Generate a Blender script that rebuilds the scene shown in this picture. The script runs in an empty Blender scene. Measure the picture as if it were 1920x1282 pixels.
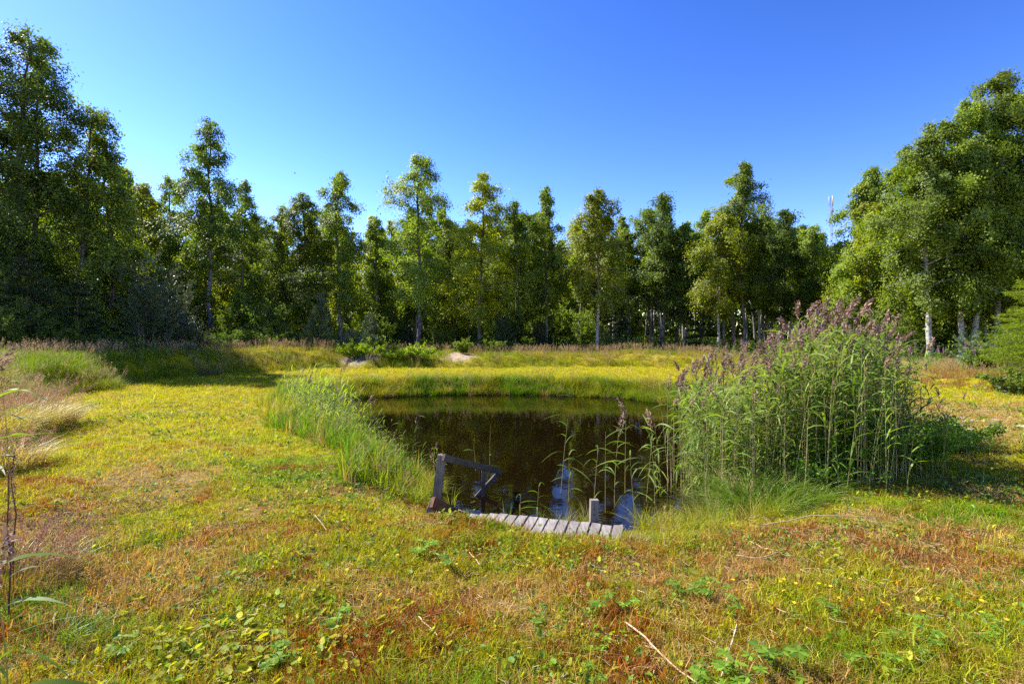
import bpy, math, random
import numpy as np
from mathutils import Vector, Matrix

# ------------------------------------------------------------------ camera, sky, sun, exposure
S = bpy.context.scene
COL = S.collection
CAMZ, HOR, FPX = 1.7, 625.0, 960.0
cam = bpy.data.cameras.new("camera"); camo = bpy.data.objects.new("camera", cam); COL.objects.link(camo)
cam.lens = 18.0; cam.sensor_width = 36.0; cam.shift_y = -(641 - HOR) / 1920.0
cam.clip_start = 0.05; cam.clip_end = 3000
camo.location = (0, 0, CAMZ); camo.rotation_euler = (math.radians(90), 0, 0)
S.camera = camo
SUN_AZ, SUN_EL = math.radians(-66), math.radians(44)      # azimuth clockwise from the view direction (+Y)
W = bpy.data.worlds.new("World"); S.world = W; W.use_nodes = True
nt = W.node_tree; bg = nt.nodes['Background']
sky = nt.nodes.new('ShaderNodeTexSky'); sky.sky_type = 'NISHITA'; sky.sun_disc = False
sky.sun_elevation = SUN_EL; sky.sun_rotation = SUN_AZ
sky.air_density = 1.0; sky.dust_density = 0.15; sky.ozone_density = 2.5; sky.altitude = 100
hs = nt.nodes.new('ShaderNodeHueSaturation'); hs.inputs['Saturation'].default_value = 1.12; hs.inputs['Hue'].default_value = 0.503
gm_ = nt.nodes.new('ShaderNodeGamma'); gm_.inputs[1].default_value = 1.55
tn_ = nt.nodes.new('ShaderNodeVectorMath'); tn_.operation = 'MULTIPLY'; tn_.inputs[1].default_value = (1.08, .905, 1.0)
nt.links.new(sky.outputs[0], gm_.inputs[0]); nt.links.new(gm_.outputs[0], tn_.inputs[0]); nt.links.new(tn_.outputs[0], hs.inputs['Color']); nt.links.new(hs.outputs[0], bg.inputs[0])
bg.inputs[1].default_value = 0.050
sl = bpy.data.lights.new("sun", 'SUN'); sl.energy = 5.0; sl.angle = math.radians(0.5); sl.color = (1.0, 0.94, 0.84)
slo = bpy.data.objects.new("sun", sl); COL.objects.link(slo)
sd_ = Vector((math.sin(SUN_AZ) * math.cos(SUN_EL), math.cos(SUN_AZ) * math.cos(SUN_EL), math.sin(SUN_EL)))
slo.rotation_euler = sd_.to_track_quat('Z', 'Y').to_euler(); slo.location = (-20, 10, 30)
S.view_settings.view_transform = 'Standard'; S.view_settings.look = 'None'
S.view_settings.gamma = 1; S.view_settings.use_curve_mapping = False; S.view_settings.exposure = 1.45
S.cycles.max_bounces = 6; S.cycles.diffuse_bounces = 2; S.cycles.glossy_bounces = 3
S.cycles.transparent_max_bounces = 8; S.cycles.transmission_bounces = 3
S.cycles.caustics_reflective = False; S.cycles.caustics_refractive = False
S.cycles.sample_clamp_indirect = 4; S.cycles.sample_clamp_direct = 12; S.cycles.use_denoising = False

# ------------------------------------------------------------------ helpers
def rng_(s): return np.random.default_rng(s)
def unit(a): return a / np.maximum(np.linalg.norm(a, axis=-1, keepdims=True), 1e-9)
def sstep(x): x = np.clip(x, 0, 1); return x * x * (3 - 2 * x)

def mk(name, parts, mats):
    """parts: (V(n,3), F(m,3|4), material index, var scalar|array)"""
    VV, LV, LT, MI, VA = [], [], [], [], []; off = 0
    for V, F, mi, va in parts:
        V = np.asarray(V, float).reshape(-1, 3); F = np.asarray(F, int)
        if len(F) == 0: continue
        VV.append(V); LV.append((F + off).ravel()); LT.append(np.full(len(F), F.shape[1]))
        MI.append(np.full(len(F), mi)); VA.append(np.broadcast_to(va, (len(F),)).astype(float)); off += len(V)
    V = np.concatenate(VV); L = np.concatenate(LV); T = np.concatenate(LT)
    me = bpy.data.meshes.new(name)
    me.vertices.add(len(V)); me.vertices.foreach_set('co', V.ravel().astype(np.float32))
    me.loops.add(len(L)); me.loops.foreach_set('vertex_index', L.astype(np.int32))
    me.polygons.add(len(T)); st = np.concatenate([[0], np.cumsum(T)[:-1]])
    me.polygons.foreach_set('loop_start', st.astype(np.int32))
    for m in mats: me.materials.append(m)
    me.polygons.foreach_set('material_index', np.concatenate(MI).astype(np.int32))
    a = me.attributes.new('v', 'FLOAT', 'FACE'); a.data.foreach_set('value', np.concatenate(VA).astype(np.float32))
    me.update(calc_edges=True)
    return me

def smooth(me):
    me.polygons.foreach_set('use_smooth', np.ones(len(me.polygons), bool)); return me

def link(name, me, parent=None, loc=(0, 0, 0), rot=(0, 0, 0), scl=1.0):
    o = bpy.data.objects.new(name, me); COL.objects.link(o); o.location = loc; o.rotation_euler = rot
    o.scale = (scl, scl, scl) if not hasattr(scl, '__len__') else scl
    if parent is not None: o.parent = parent
    return o
def tag(o, label, cat, group=None, kind=None):
    if label: o['label'] = label
    if cat: o['category'] = cat
    if group: o['group'] = group
    if kind: o['kind'] = kind
    return o

def tubes(P, Rr, sides):
    """P (n,k,3), Rr (n,k)"""
    P = np.asarray(P, float); Rr = np.asarray(Rr, float)
    if P.ndim == 2: P = P[None]; Rr = Rr[None]
    n, k, _ = P.shape
    T = np.gradient(P, axis=1); T = unit(T)
    ref = np.where((np.abs(T[:, :1, 2:3]) > .8), np.array([1., 0, 0]), np.array([0, 0, 1.]))
    A = unit(np.cross(T, np.broadcast_to(ref, T.shape))); B = np.cross(T, A)
    th = np.linspace(0, 2 * np.pi, sides, endpoint=False)
    V = P[:, :, None] + Rr[:, :, None, None] * (A[:, :, None] * np.cos(th)[:, None] + B[:, :, None] * np.sin(th)[:, None])
    idx = np.arange(n * k * sides).reshape(n, k, sides)
    a = idx[:, :-1]; b = idx[:, 1:]
    F = np.stack([a, np.roll(a, -1, 2), np.roll(b, -1, 2), b], -1).reshape(-1, 4)
    return V.reshape(-1, 3), F

def leaves(C, s, rng, asp=.75, down=.5, flat=0., nrm=None):
    n = len(C); a = rng.normal(size=(n, 3)); a[:, 2] -= down * 1.5; a = unit(a)
    if nrm is not None: a = unit(a - nrm * (a * nrm).sum(1, keepdims=True))
    b = rng.normal(size=(n, 3))
    if nrm is not None: b = np.cross(nrm, a)
    if flat: nz = unit(rng.normal(size=(n, 3)) * (1 - flat) + np.array([0, 0, flat])); b = np.cross(a, nz)
    b = unit(b - a * (a * b).sum(1, keepdims=True))
    s = np.broadcast_to(s, (n,))[:, None]
    V = np.stack([C - a * s * .5, C + b * s * asp * .5, C + a * s * .5, C - b * s * asp * .5], 1)
    return V.reshape(-1, 3), np.arange(4 * n).reshape(n, 4)

def blades(B, az, h, w, bend, segs=3, face=None, rng=None, pw=2.0):
    """arched grass blades; B (n,3)"""
    n = len(B); t = np.linspace(0, 1, segs + 1)
    d = np.stack([np.cos(az), np.sin(az), np.zeros(n)], 1)
    fa = az + np.pi / 2 + (rng.normal(0, .9, n) if rng is not None else 0)
    sdv = np.stack([np.cos(fa), np.sin(fa), np.zeros(n)], 1)
    h = np.broadcast_to(h, (n,)); w = np.broadcast_to(w, (n,)); bend = np.broadcast_to(bend, (n,))
    out = bend[:, None] * h[:, None] * t ** pw
    up = h[:, None] * (t - .42 * np.clip(bend, 0, 1.6)[:, None] * t ** (pw + .6))
    P = B[:, None] + d[:, None] * out[..., None]; P[..., 2] += up
    wd = w[:, None] * np.maximum(1 - t ** 1.6, .06) * .5
    V = np.stack([P - sdv[:, None] * wd[..., None], P + sdv[:, None] * wd[..., None]], 2)
    idx = np.arange(n * (segs + 1) * 2).reshape(n, segs + 1, 2)
    F = np.stack([idx[:, :-1, 0], idx[:, :-1, 1], idx[:, 1:, 1], idx[:, 1:, 0]], -1).reshape(-1, 4)
    return V.reshape(-1, 3), F

def box(c, ax, ay, az, sx, sy, sz):
    ax, ay, az = [unit(np.array(q, float)) for q in (ax, ay, az)]; c = np.array(c, float)
    V = [c + ax * sx * i / 2 + ay * sy * j / 2 + az * sz * k / 2 for k in (-1, 1) for j in (-1, 1) for i in (-1, 1)]
    F = [(0, 2, 3, 1), (4, 5, 7, 6), (0, 1, 5, 4), (2, 6, 7, 3), (0, 4, 6, 2), (1, 3, 7, 5)]
    return np.array(V), np.array(F)

def timber(name, p0, p1, wx, wy, mat, parent, side=(1, 0, 0), bev=.006, chip=0):
    """a sawn beam from p0 to p1, slightly bevelled"""
    import bmesh
    p0 = np.array(p0, float); p1 = np.array(p1, float); d = unit(p1 - p0)
    s = np.array(side, float); s = unit(s - d * (s @ d)); u = np.cross(d, s)
    V, F = box((p0 + p1) / 2, s, u, d, wx, wy, np.linalg.norm(p1 - p0))
    bm = bmesh.new(); vs = [bm.verts.new(v) for v in V]
    for f in F: bm.faces.new([vs[i] for i in f])
    bmesh.ops.subdivide_edges(bm, edges=[e for e in bm.edges if e.calc_length() > np.linalg.norm(p1 - p0) * .7], cuts=4)
    bmesh.ops.bevel(bm, geom=[e for e in bm.edges if e.calc_face_angle(0) > .5], offset=bev, segments=2, affect='EDGES')
    r = rng_(int(abs(p0[0] * 1000) + abs(p1[1] * 777)) % 99999)
    for v in bm.verts: v.co += Vector(r.normal(0, .0016, 3))
    bmesh.ops.recalc_face_normals(bm, faces=bm.faces)
    me = bpy.data.meshes.new(name); bm.to_mesh(me); bm.free(); me.materials.append(mat)
    return link(name, me, parent)

# value noise
_perm = rng_(7).random((256, 256))
def vn(x, y, s=0):
    x = np.asarray(x, float) + s * 17.3; y = np.asarray(y, float) + s * 9.1
    xi = np.floor(x).astype(int); yi = np.floor(y).astype(int); fx = x - xi; fy = y - yi
    fx = fx * fx * (3 - 2 * fx); fy = fy * fy * (3 - 2 * fy); g = lambda i, j: _perm[(xi + i) & 255, (yi + j) & 255]
    return (g(0, 0) * (1 - fx) + g(1, 0) * fx) * (1 - fy) + (g(0, 1) * (1 - fx) + g(1, 1) * fx) * fy
def fbm(x, y, s=0, o=4):
    r = 0; a = .5; t = 0
    for i in range(o): r = r + a * vn(x * 2 ** i, y * 2 ** i, s + i * 3); t += a; a *= .5
    return r / t

def GP(px, py, z=0.0):
    """photo pixel on a level plane -> world x, y (only used to measure the place)"""
    Y = (CAMZ - z) * FPX / (py - HOR); return ((px - 960) / FPX * Y, Y)

# ------------------------------------------------------------------ terrain
def chaikin(P, n=2):
    P = np.array(P, float)
    for _ in range(n):
        Q = np.roll(P, -1, 0); P = np.stack([.75 * P + .25 * Q, .25 * P + .75 * Q], 1).reshape(-1, 2)
    return P
POND = chaikin([(-.5, 6.35), (.6, 6.0), (1.9, 6.0), (3.3, 7.2), (4.7, 10.5), (5.5, 14), (5.3, 16.6), (3.6, 18.6), (0, 19.4), (-3.5, 19.2),
                (-5.9, 17.9), (-5.9, 15), (-4.5, 12.2), (-2.7, 9.8), (-1.5, 8.3), (-1.1, 7.0)], 2)
FIELD = chaikin([(-3.4, -30), (-3.4, 2), (-4.9, 4.9), (-7.4, 8.0), (-9.6, 10.6), (-12.2, 13.6), (-13.4, 18), (-12.9, 22), (-9.2, 26), (-2, 26.8),
                 (9, 26.6), (14.5, 20), (13.6, 15.6), (15.5, 13.2), (23, 11.8), (40, 11), (40, -30)], 2)
def psd(P, x, y):
    x = np.asarray(x, float).ravel(); y = np.asarray(y, float).ravel(); D = np.full(x.shape, 1e9); ins = np.zeros(x.shape, bool)
    for i in range(len(P)):
        a = P[i]; b = P[(i + 1) % len(P)]; e = b - a; wx = x - a[0]; wy = y - a[1]
        t = np.clip((wx * e[0] + wy * e[1]) / (e @ e), 0, 1)
        D = np.minimum(D, (wx - e[0] * t) ** 2 + (wy - e[1] * t) ** 2)
        c = ((a[1] > y) != (b[1] > y)) & (x < (b[0] - a[0]) * (y - a[1]) / (b[1] - a[1] + 1e-12) + a[0]); ins ^= c
    return np.where(ins, -1, 1) * np.sqrt(D)
def pond_sd(x, y): return psd(POND, x, y) + .18 * (fbm(np.ravel(x) * 1.1, np.ravel(y) * 1.1, 5) - .5) * 2
def field_sd(x, y): return psd(FIELD, x, y) + 1.0 * (fbm(np.ravel(x) * .5, np.ravel(y) * .5, 9) - .5) * 2
def hz(x, y):
    x = np.ravel(np.asarray(x, float)); y = np.ravel(np.asarray(y, float)); s = pond_sd(x, y); f = field_sd(x, y)
    bw = .75 + .9 * sstep((9 - y) / 3)
    z = -.6 + .42 * sstep(s / bw) + .10 * sstep(s / 5) + .08 * sstep((6 - y) / 5) * sstep(s / 3)
    z = np.where(s < 0, -.6 - 1.3 * sstep(-s / 2.2) - .25 * np.minimum(-s, .3), z)
    berm = (.55 * sstep(f / 1.8) * (1 - .35 * sstep((f - 3) / 4))) * (.55 + .9 * fbm(x * .28, y * .28, 3))
    berm *= 1 - .45 * sstep((x - 10) / 6)
    berm *= np.where(y < 10, .6, 1) * (1 + .45 * sstep((-x - 7) / 4) * (y > 12))
    z = z + np.where(f > 0, berm, 0) + (fbm(x * .35, y * .35, 1) - .5) * .16 * sstep(s / 2) + (fbm(x * 2.2, y * 2.2, 2, 3) - .5) * .05 * sstep(s / .8)
    z = z + .25 * sstep((y - 60) / 60) + .15 * np.exp(-((x + .45) / .55) ** 2 - ((y - 5.10 + .28 * x) / .2) ** 2)
    return z
def hz1(x, y): return float(hz([x], [y])[0])

YG = np.array([.490, .440, .005]); GR = np.array([.150, .290, .008]); ST = np.array([.480, .320, .125]); RD = np.array([.310, .095, .012]); SA = np.array([.36, .27, .20])
def blob(x, y, L):
    r = np.zeros(len(x))
    for (px, py, rx, ry, k) in L:
        cx, cy = GP(px, py, -.05); r = np.maximum(r, k * np.exp(-(((x - cx) / rx) ** 2 + ((y - cy) / ry) ** 2)))
    return r
REDB = [(700, 1200, .5, .35, 1.), (790, 1150, .35, .3, .7), (1480, 1200, .5, .2, .4), (1550, 990, .9, .25, .7), (860, 1010, .5, .25, .6), (1750, 1040, .8, .25, .5), (640, 1260, .4, .2, .8), (1130, 1020, .6, .15, .7)]
DRYB = [(330, 1090, .5, .35, 1.), (430, 1060, .4, .2, .9), (130, 930, 1.0, 1.0, 1.), (60, 1010, .8, .6, .8), (1880, 775, 4.5, 1.5, 1.6), (1880, 800, 4, 1.2, .9), (1600, 1010, 1.3, .5, .8), (1500, 1080, 1.0, .3, .7), (600, 1070, .7, .3, .7),
        (1700, 880, .9, .4, .6), (900, 1150, .8, .4, .45), (700, 1120, .5, .3, .5), (1250, 1120, .7, .3, .5), (560, 850, 1.0, .3, .5), (640, 900, .6, .3, .5), (700, 725, 3, 1.2, .5)]
LUSHB = [(830, 1000, .7, .25, .9), (620, 880, 1.4, 1.0, .6), (150, 1110, .7, .5, 1.), (1300, 1100, .4, .2, .8), (1700, 1180, .8, .4, .7), (1480, 1240, .6, .3, .9), (230, 850, 1.2, 1.2, .35), (1150, 1080, .4, .2, .7), (1850, 960, .8, .6, .6), (1420, 1010, .8, .3, .6)]
SANDB = [(678, 686, 1.0, 1.6, 1.2), (868, 683, 1.1, 1.6, 1.2), (398, 687, 1.7, 1.4, 1.3), (258, 716, .8, .5, .5), (1250, 683, .9, .4, .7), (955, 684, 1.2, .4, .6), (350, 700, .6, .5, .6)]
def fields(x, y):
    n1 = fbm(x * .55, y * .55, 11); n2 = fbm(x * 1.7, y * 1.7, 12); n3 = fbm(x * 3.5, y * 3.5, 13)
    far = sstep((y - 6) / 5)
    near = 1 - sstep((y - 4.5) / 4)
    dry = np.clip(1.8 * (n2 - .54) * 2 * (1 - .6 * far) + .35 * near * n1 + blob(x, y, DRYB) * (.45 + .9 * n3) + .35 * sstep((x - 3) / 5) * n1, 0, 1)
    red = np.clip(blob(x, y, REDB) * (.5 + .9 * n3) + np.clip((fbm(x * 1.3, y * 1.3, 21) - .56) * 4.5, 0, .7) * (1 - .95 * far), 0, 1)
    lush = np.clip((n1 - .48) * 3.2 * (1 - .6 * far) + blob(x, y, LUSHB) * (.6 + .5 * n3), 0, 1)
    sand = np.clip(blob(x, y, SANDB) * (.55 + .9 * n3) - .25, 0, 1)
    return dry, red, lush, sand
def mixc(a, b, t): return a * (1 - t[:, None]) + b * t[:, None]
def ground_col(x, y):
    dry, red, lush, sand = fields(x, y)
    c = np.tile(YG * .62, (len(x), 1)); c = mixc(c, GR * .7, lush * .7); c = mixc(c, ST * .62, dry * .8); c = mixc(c, RD * .7, red * .8)
    f = field_sd(x, y); s = pond_sd(x, y)
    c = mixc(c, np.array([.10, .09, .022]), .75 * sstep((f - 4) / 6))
    c = mixc(c, np.array([.075, .055, .025]), .85 * (1 - sstep((s - .1) / .5)))
    c = mixc(c, np.array([.035, .022, .010]), (s < .0).astype(float))
    c = c * (.48 + .42 * sstep((y - 4) / 5))[:, None]  # soil darkened towards the camera: shade between blades put into the colour
    return mixc(c, SA, sstep(sand * 1.6))
def tint(x, y, r, kdry=1.):
    dry, red, lush, sand = fields(x, y); n = len(x); u = r.random(n)
    nr = 1 - sstep((y - 3) / 4.5); c = mixc(np.tile(YG, (n, 1)), np.array([.40, .345, .012]), .8 * nr); c = mixc(c, GR, np.clip(lush * .8 + r.normal(.12, .22, n), 0, 1))
    c = np.where((u < .12 + .80 * dry * kdry)[:, None], ST * np.array([1., .92, .7]), c)
    c = np.where((r.random(n) < .012 + .03 * (1 - sstep((y - 3) / 4)) + .8 * red)[:, None], RD * r.uniform(.7, 1.3, (n, 1)), c)
    return c * r.uniform(.72, 1.22, (n, 1)), sand

# ------------------------------------------------------------------ materials
def nodes(name):
    m = bpy.data.materials.new(name); m.use_nodes = True; t = m.node_tree
    for n in list(t.nodes): t.nodes.remove(n)
    return m, t, t.nodes.new, t.links.new
def leafmat(name, dark, light, trans=.35, rough=.45, spec=.4, inst=False, attr=None, tr_tint=(1.25, 1.3, .55), objvar=.25):
    """foliage: colour varies per face ('v') and per object; reflects and lets light through"""
    m, t, N, L = nodes(name); out = N('ShaderNodeOutputMaterial')
    av = N('ShaderNodeAttribute'); av.attribute_name = 'v'
    if inst:
        at = N('ShaderNodeAttribute'); at.attribute_name = 'tint'; at.attribute_type = 'INSTANCER'
        mul = N('ShaderNodeMath'); mul.operation = 'MULTIPLY_ADD'; L(av.outputs['Fac'], mul.inputs[0]); mul.inputs[1].default_value = .75; mul.inputs[2].default_value = .62
        mx = N('ShaderNodeVectorMath'); mx.operation = 'SCALE'; L(at.outputs['Color'], mx.inputs[0]); L(mul.outputs[0], mx.inputs['Scale']); col = mx.outputs[0]
    else:
        mx = N('ShaderNodeMix'); mx.data_type = 'RGBA'; mx.inputs['A'].default_value = (*dark, 1); mx.inputs['B'].default_value = (*light, 1)
        L(av.outputs['Fac'], mx.inputs['Factor'])
        oi = N('ShaderNodeObjectInfo'); h = N('ShaderNodeHueSaturation'); ma = N('ShaderNodeMapRange'); L(oi.outputs['Random'], ma.inputs['Value'])
        ma.inputs['To Min'].default_value = 1 - objvar; ma.inputs['To Max'].default_value = 1 + objvar; L(ma.outputs[0], h.inputs['Value']); L(mx.outputs['Result'], h.inputs['Color']); col = h.outputs[0]
    p = N('ShaderNodeBsdfPrincipled'); p.inputs['Roughness'].default_value = rough; p.inputs['Specular IOR Level'].default_value = spec; L(col, p.inputs['Base Color'])
    tr = N('ShaderNodeBsdfTranslucent'); vm = N('ShaderNodeVectorMath'); vm.operation = 'MULTIPLY'; L(col, vm.inputs[0]); vm.inputs[1].default_value = tr_tint; L(vm.outputs[0], tr.inputs['Color'])
    ms = N('ShaderNodeMixShader'); ms.inputs[0].default_value = trans; L(p.outputs[0], ms.inputs[1]); L(tr.outputs[0], ms.inputs[2]); L(ms.outputs[0], out.inputs[0])
    return m
M = {}
M['leaf_a'] = leafmat('birch_leaf', (.055, .105, .010), (.280, .350, .035), trans=.48, rough=.52, spec=.28)
M['leaf_y'] = leafmat('birch_leaf_yellowish', (.090, .135, .008), (.400, .420, .025), trans=.5, rough=.52, spec=.28)
M['leaf_d'] = leafmat('birch_leaf_dark', (.030, .068, .014), (.200, .275, .030), trans=.5, rough=.52, spec=.25)  # darker copy of the birch leaf; backlit shade of the left trees in its colour
M['leaf_w'] = leafmat('willow_leaf', (.060, .085, .040), (.200, .230, .110), trans=.25, rough=.35, spec=.6)
M['leaf_b'] = leafmat('bright_leaf', (.130, .205, .012), (.340, .430, .025), trans=.55, rough=.5, spec=.25)
M['needle'] = leafmat('pine_needle', (.045, .080, .025), (.150, .210, .075), trans=.12, rough=.5)
M['needle_d'] = leafmat('spruce_needle', (.018, .036, .012), (.050, .080, .022), trans=.1, rough=.5)
M['gi'] = leafmat('grass_blade', 0, 0, trans=.42, rough=.55, spec=.18, inst=True, tr_tint=(1.15, 1.15, .4))
M['plume'] = leafmat('reed_plume', (.135, .070, .050), (.400, .265, .200), trans=.25, rough=.8, spec=.1, tr_tint=(1, 1, 1))
M['reedleaf'] = leafmat('reed_leaf', (.055, .120, .010), (.230, .310, .050), trans=.45, rough=.5, spec=.18, tr_tint=(1.35, 1.35, .4), objvar=.15)
M['reedstem'] = leafmat('reed_stem', (.260, .220, .050), (.560, .420, .210), trans=.1, rough=.5, objvar=.15, tr_tint=(1, 1, 1))
M['drystem'] = leafmat('dry_stalk', (.42, .27, .15), (.56, .40, .25), trans=.0, rough=.55, objvar=.1)
M['purple'] = leafmat('fireweed_petal', (.26, .05, .20), (.48, .14, .38), trans=.3, rough=.6, tr_tint=(1, 1, 1))
M['white'] = leafmat('yarrow_floret', (.62, .62, .55), (.82, .82, .76), trans=.2, rough=.7, tr_tint=(1, 1, 1))
M['yellow'] = leafmat('yellow_petal', (.75, .42, .01), (.85, .55, .02), trans=.3, rough=.6, tr_tint=(1, 1, 1))
M['weed'] = leafmat('weed_leaf', (.070, .165, .012), (.220, .360, .030), trans=.42, rough=.5, spec=.2)
M['seed'] = leafmat('grass_seedhead', (.36, .22, .10), (.58, .42, .22), trans=.35, rough=.8, spec=.1, tr_tint=(1, 1, 1))
M['seedp'] = leafmat('pink_seedhead', (.32, .14, .085), (.58, .32, .20), trans=.3, rough=.8, spec=.1, tr_tint=(1, 1, 1))
M['litter'] = leafmat('fallen_straw', (.26, .16, .06), (.58, .44, .25), trans=.1, rough=.6, tr_tint=(1, 1, 1))

def barkmat(name, base, dark, scale, thr, zdark):
    m, t, N, L = nodes(name); out = N('ShaderNodeOutputMaterial'); p = N('ShaderNodeBsdfPrincipled'); L(p.outputs[0], out.inputs[0])
    tc = N('ShaderNodeTexCoord'); mp = N('ShaderNodeMapping'); mp.inputs['Scale'].default_value = scale; L(tc.outputs['Object'], mp.inputs[0])
    n = N('ShaderNodeTexNoise'); n.inputs['Scale'].default_value = 1; n.inputs['Detail'].default_value = 5; n.inputs['Roughness'].default_value = .65; L(mp.outputs[0], n.inputs['Vector'])
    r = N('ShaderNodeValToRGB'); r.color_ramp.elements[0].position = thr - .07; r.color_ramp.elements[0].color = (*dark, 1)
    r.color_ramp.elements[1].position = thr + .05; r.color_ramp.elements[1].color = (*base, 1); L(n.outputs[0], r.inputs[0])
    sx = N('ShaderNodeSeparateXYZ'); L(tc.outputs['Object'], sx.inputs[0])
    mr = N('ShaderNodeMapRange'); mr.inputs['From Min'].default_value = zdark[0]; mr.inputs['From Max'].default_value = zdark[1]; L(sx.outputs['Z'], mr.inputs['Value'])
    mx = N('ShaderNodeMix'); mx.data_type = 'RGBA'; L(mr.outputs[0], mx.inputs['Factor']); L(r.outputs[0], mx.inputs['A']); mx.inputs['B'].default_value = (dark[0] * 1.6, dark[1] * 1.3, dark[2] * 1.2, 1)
    L(mx.outputs['Result'], p.inputs['Base Color']); p.inputs['Roughness'].default_value = .75
    bp = N('ShaderNodeBump'); bp.inputs['Strength'].default_value = .5; bp.inputs['Distance'].default_value = .02; L(n.outputs[0], bp.inputs['Height']); L(bp.outputs[0], p.inputs['Normal'])
    return m
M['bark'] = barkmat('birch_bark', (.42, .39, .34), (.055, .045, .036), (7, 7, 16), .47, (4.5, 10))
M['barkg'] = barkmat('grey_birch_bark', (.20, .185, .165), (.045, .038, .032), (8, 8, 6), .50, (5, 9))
M['barkp'] = barkmat('conifer_bark', (.12, .085, .06), (.05, .035, .025), (14, 14, 5), .5, (50, 60))

def woodmat(name, a, b, sc, rough=.75):
    m, t, N, L = nodes(name); out = N('ShaderNodeOutputMaterial'); p = N('ShaderNodeBsdfPrincipled'); L(p.outputs[0], out.inputs[0])
    tc = N('ShaderNodeTexCoord'); mp = N('ShaderNodeMapping'); mp.inputs['Scale'].default_value = sc; mp.inputs['Rotation'].default_value = (0, 0, math.radians(-16)); L(tc.outputs['Object'], mp.inputs[0])
    n = N('ShaderNodeTexNoise'); n.inputs['Scale'].default_value = 1; n.inputs['Detail'].default_value = 6; n.inputs['Roughness'].default_value = .7; L(mp.outputs[0], n.inputs['Vector'])
    n2 = N('ShaderNodeTexNoise'); n2.inputs['Scale'].default_value = 5; n2.inputs['Detail'].default_value = 4; L(tc.outputs['Object'], n2.inputs['Vector'])
    r = N('ShaderNodeValToRGB'); r.color_ramp.elements[0].position = .3; r.color_ramp.elements[0].color = (*b, 1); r.color_ramp.elements[1].position = .62; r.color_ramp.elements[1].color = (*a, 1); L(n.outputs[0], r.inputs[0])
    mx = N('ShaderNodeMix'); mx.data_type = 'RGBA'; mx.blend_type = 'MULTIPLY'; mx.inputs['Factor'].default_value = .6; L(r.outputs[0], mx.inputs['A'])
    r2 = N('ShaderNodeValToRGB'); r2.color_ramp.elements[0].position = .3; r2.color_ramp.elements[0].color = (.45, .40, .33, 1); r2.color_ramp.elements[1].position = .6; r2.color_ramp.elements[1].color = (1, 1, 1, 1); L(n2.outputs[0], r2.inputs[0]); L(r2.outputs[0], mx.inputs['B'])
    oi = N('ShaderNodeObjectInfo'); h = N('ShaderNodeHueSaturation'); ma = N('ShaderNodeMapRange'); L(oi.outputs['Random'], ma.inputs['Value']); ma.inputs['To Min'].default_value = .78; ma.inputs['To Max'].default_value = 1.15
    L(ma.outputs[0], h.inputs['Value']); L(mx.outputs['Result'], h.inputs['Color']); L(h.outputs[0], p.inputs['Base Color']); p.inputs['Roughness'].default_value = rough
    bp = N('ShaderNodeBump'); bp.inputs['Strength'].default_value = .6; bp.inputs['Distance'].default_value = .006; L(n.outputs[0], bp.inputs['Height']); L(bp.outputs[0], p.inputs['Normal'])
    return m
M['plank'] = woodmat('weathered_plank', (.31, .275, .245), (.12, .10, .088), (60, 5, 5))
M['post'] = woodmat('grey_post', (.27, .23, .19), (.10, .085, .07), (45, 45, 3))
M['darkwood'] = woodmat('dark_shaded_wood', (.135, .105, .078), (.045, .034, .026), (30, 6, 30))  # dark brown carries the handrail's shaded side in its colour
M['redwood'] = woodmat('submerged_wood', (.20, .075, .03), (.09, .03, .012), (20, 4, 20))

def groundmat():
    m, t, N, L = nodes('ground_soil'); out = N('ShaderNodeOutputMaterial'); p = N('ShaderNodeBsdfPrincipled'); L(p.outputs[0], out.inputs[0])
    a = N('ShaderNodeAttribute'); a.attribute_name = 'gcol'; tc = N('ShaderNodeTexCoord')
    n = N('ShaderNodeTexNoise'); n.inputs['Scale'].default_value = 30; n.inputs['Detail'].default_value = 8; n.inputs['Roughness'].default_value = .75; L(tc.outputs['Object'], n.inputs['Vector'])
    n2 = N('ShaderNodeTexNoise'); n2.inputs['Scale'].default_value = 4; n2.inputs['Detail'].default_value = 6; L(tc.outputs['Object'], n2.inputs['Vector'])
    ad = N('ShaderNodeMath'); ad.operation = 'MULTIPLY'; L(n.outputs[0], ad.inputs[0]); L(n2.outputs[0], ad.inputs[1])
    mr = N('ShaderNodeMapRange'); mr.inputs['From Min'].default_value = .12; mr.inputs['From Max'].default_value = .4; mr.inputs['To Min'].default_value = .55; mr.inputs['To Max'].default_value = 1.35; L(ad.outputs[0], mr.inputs['Value'])
    v = N('ShaderNodeVectorMath'); v.operation = 'SCALE'; L(a.outputs['Color'], v.inputs[0]); L(mr.outputs[0], v.inputs['Scale']); L(v.outputs[0], p.inputs['Base Color'])
    p.inputs['Roughness'].default_value = .95; p.inputs['Specular IOR Level'].default_value = .1
    bp = N('ShaderNodeBump'); bp.inputs['Strength'].default_value = .8; bp.inputs['Distance'].default_value = .03; L(n.outputs[0], bp.inputs['Height']); L(bp.outputs[0], p.inputs['Normal'])
    return m
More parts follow.
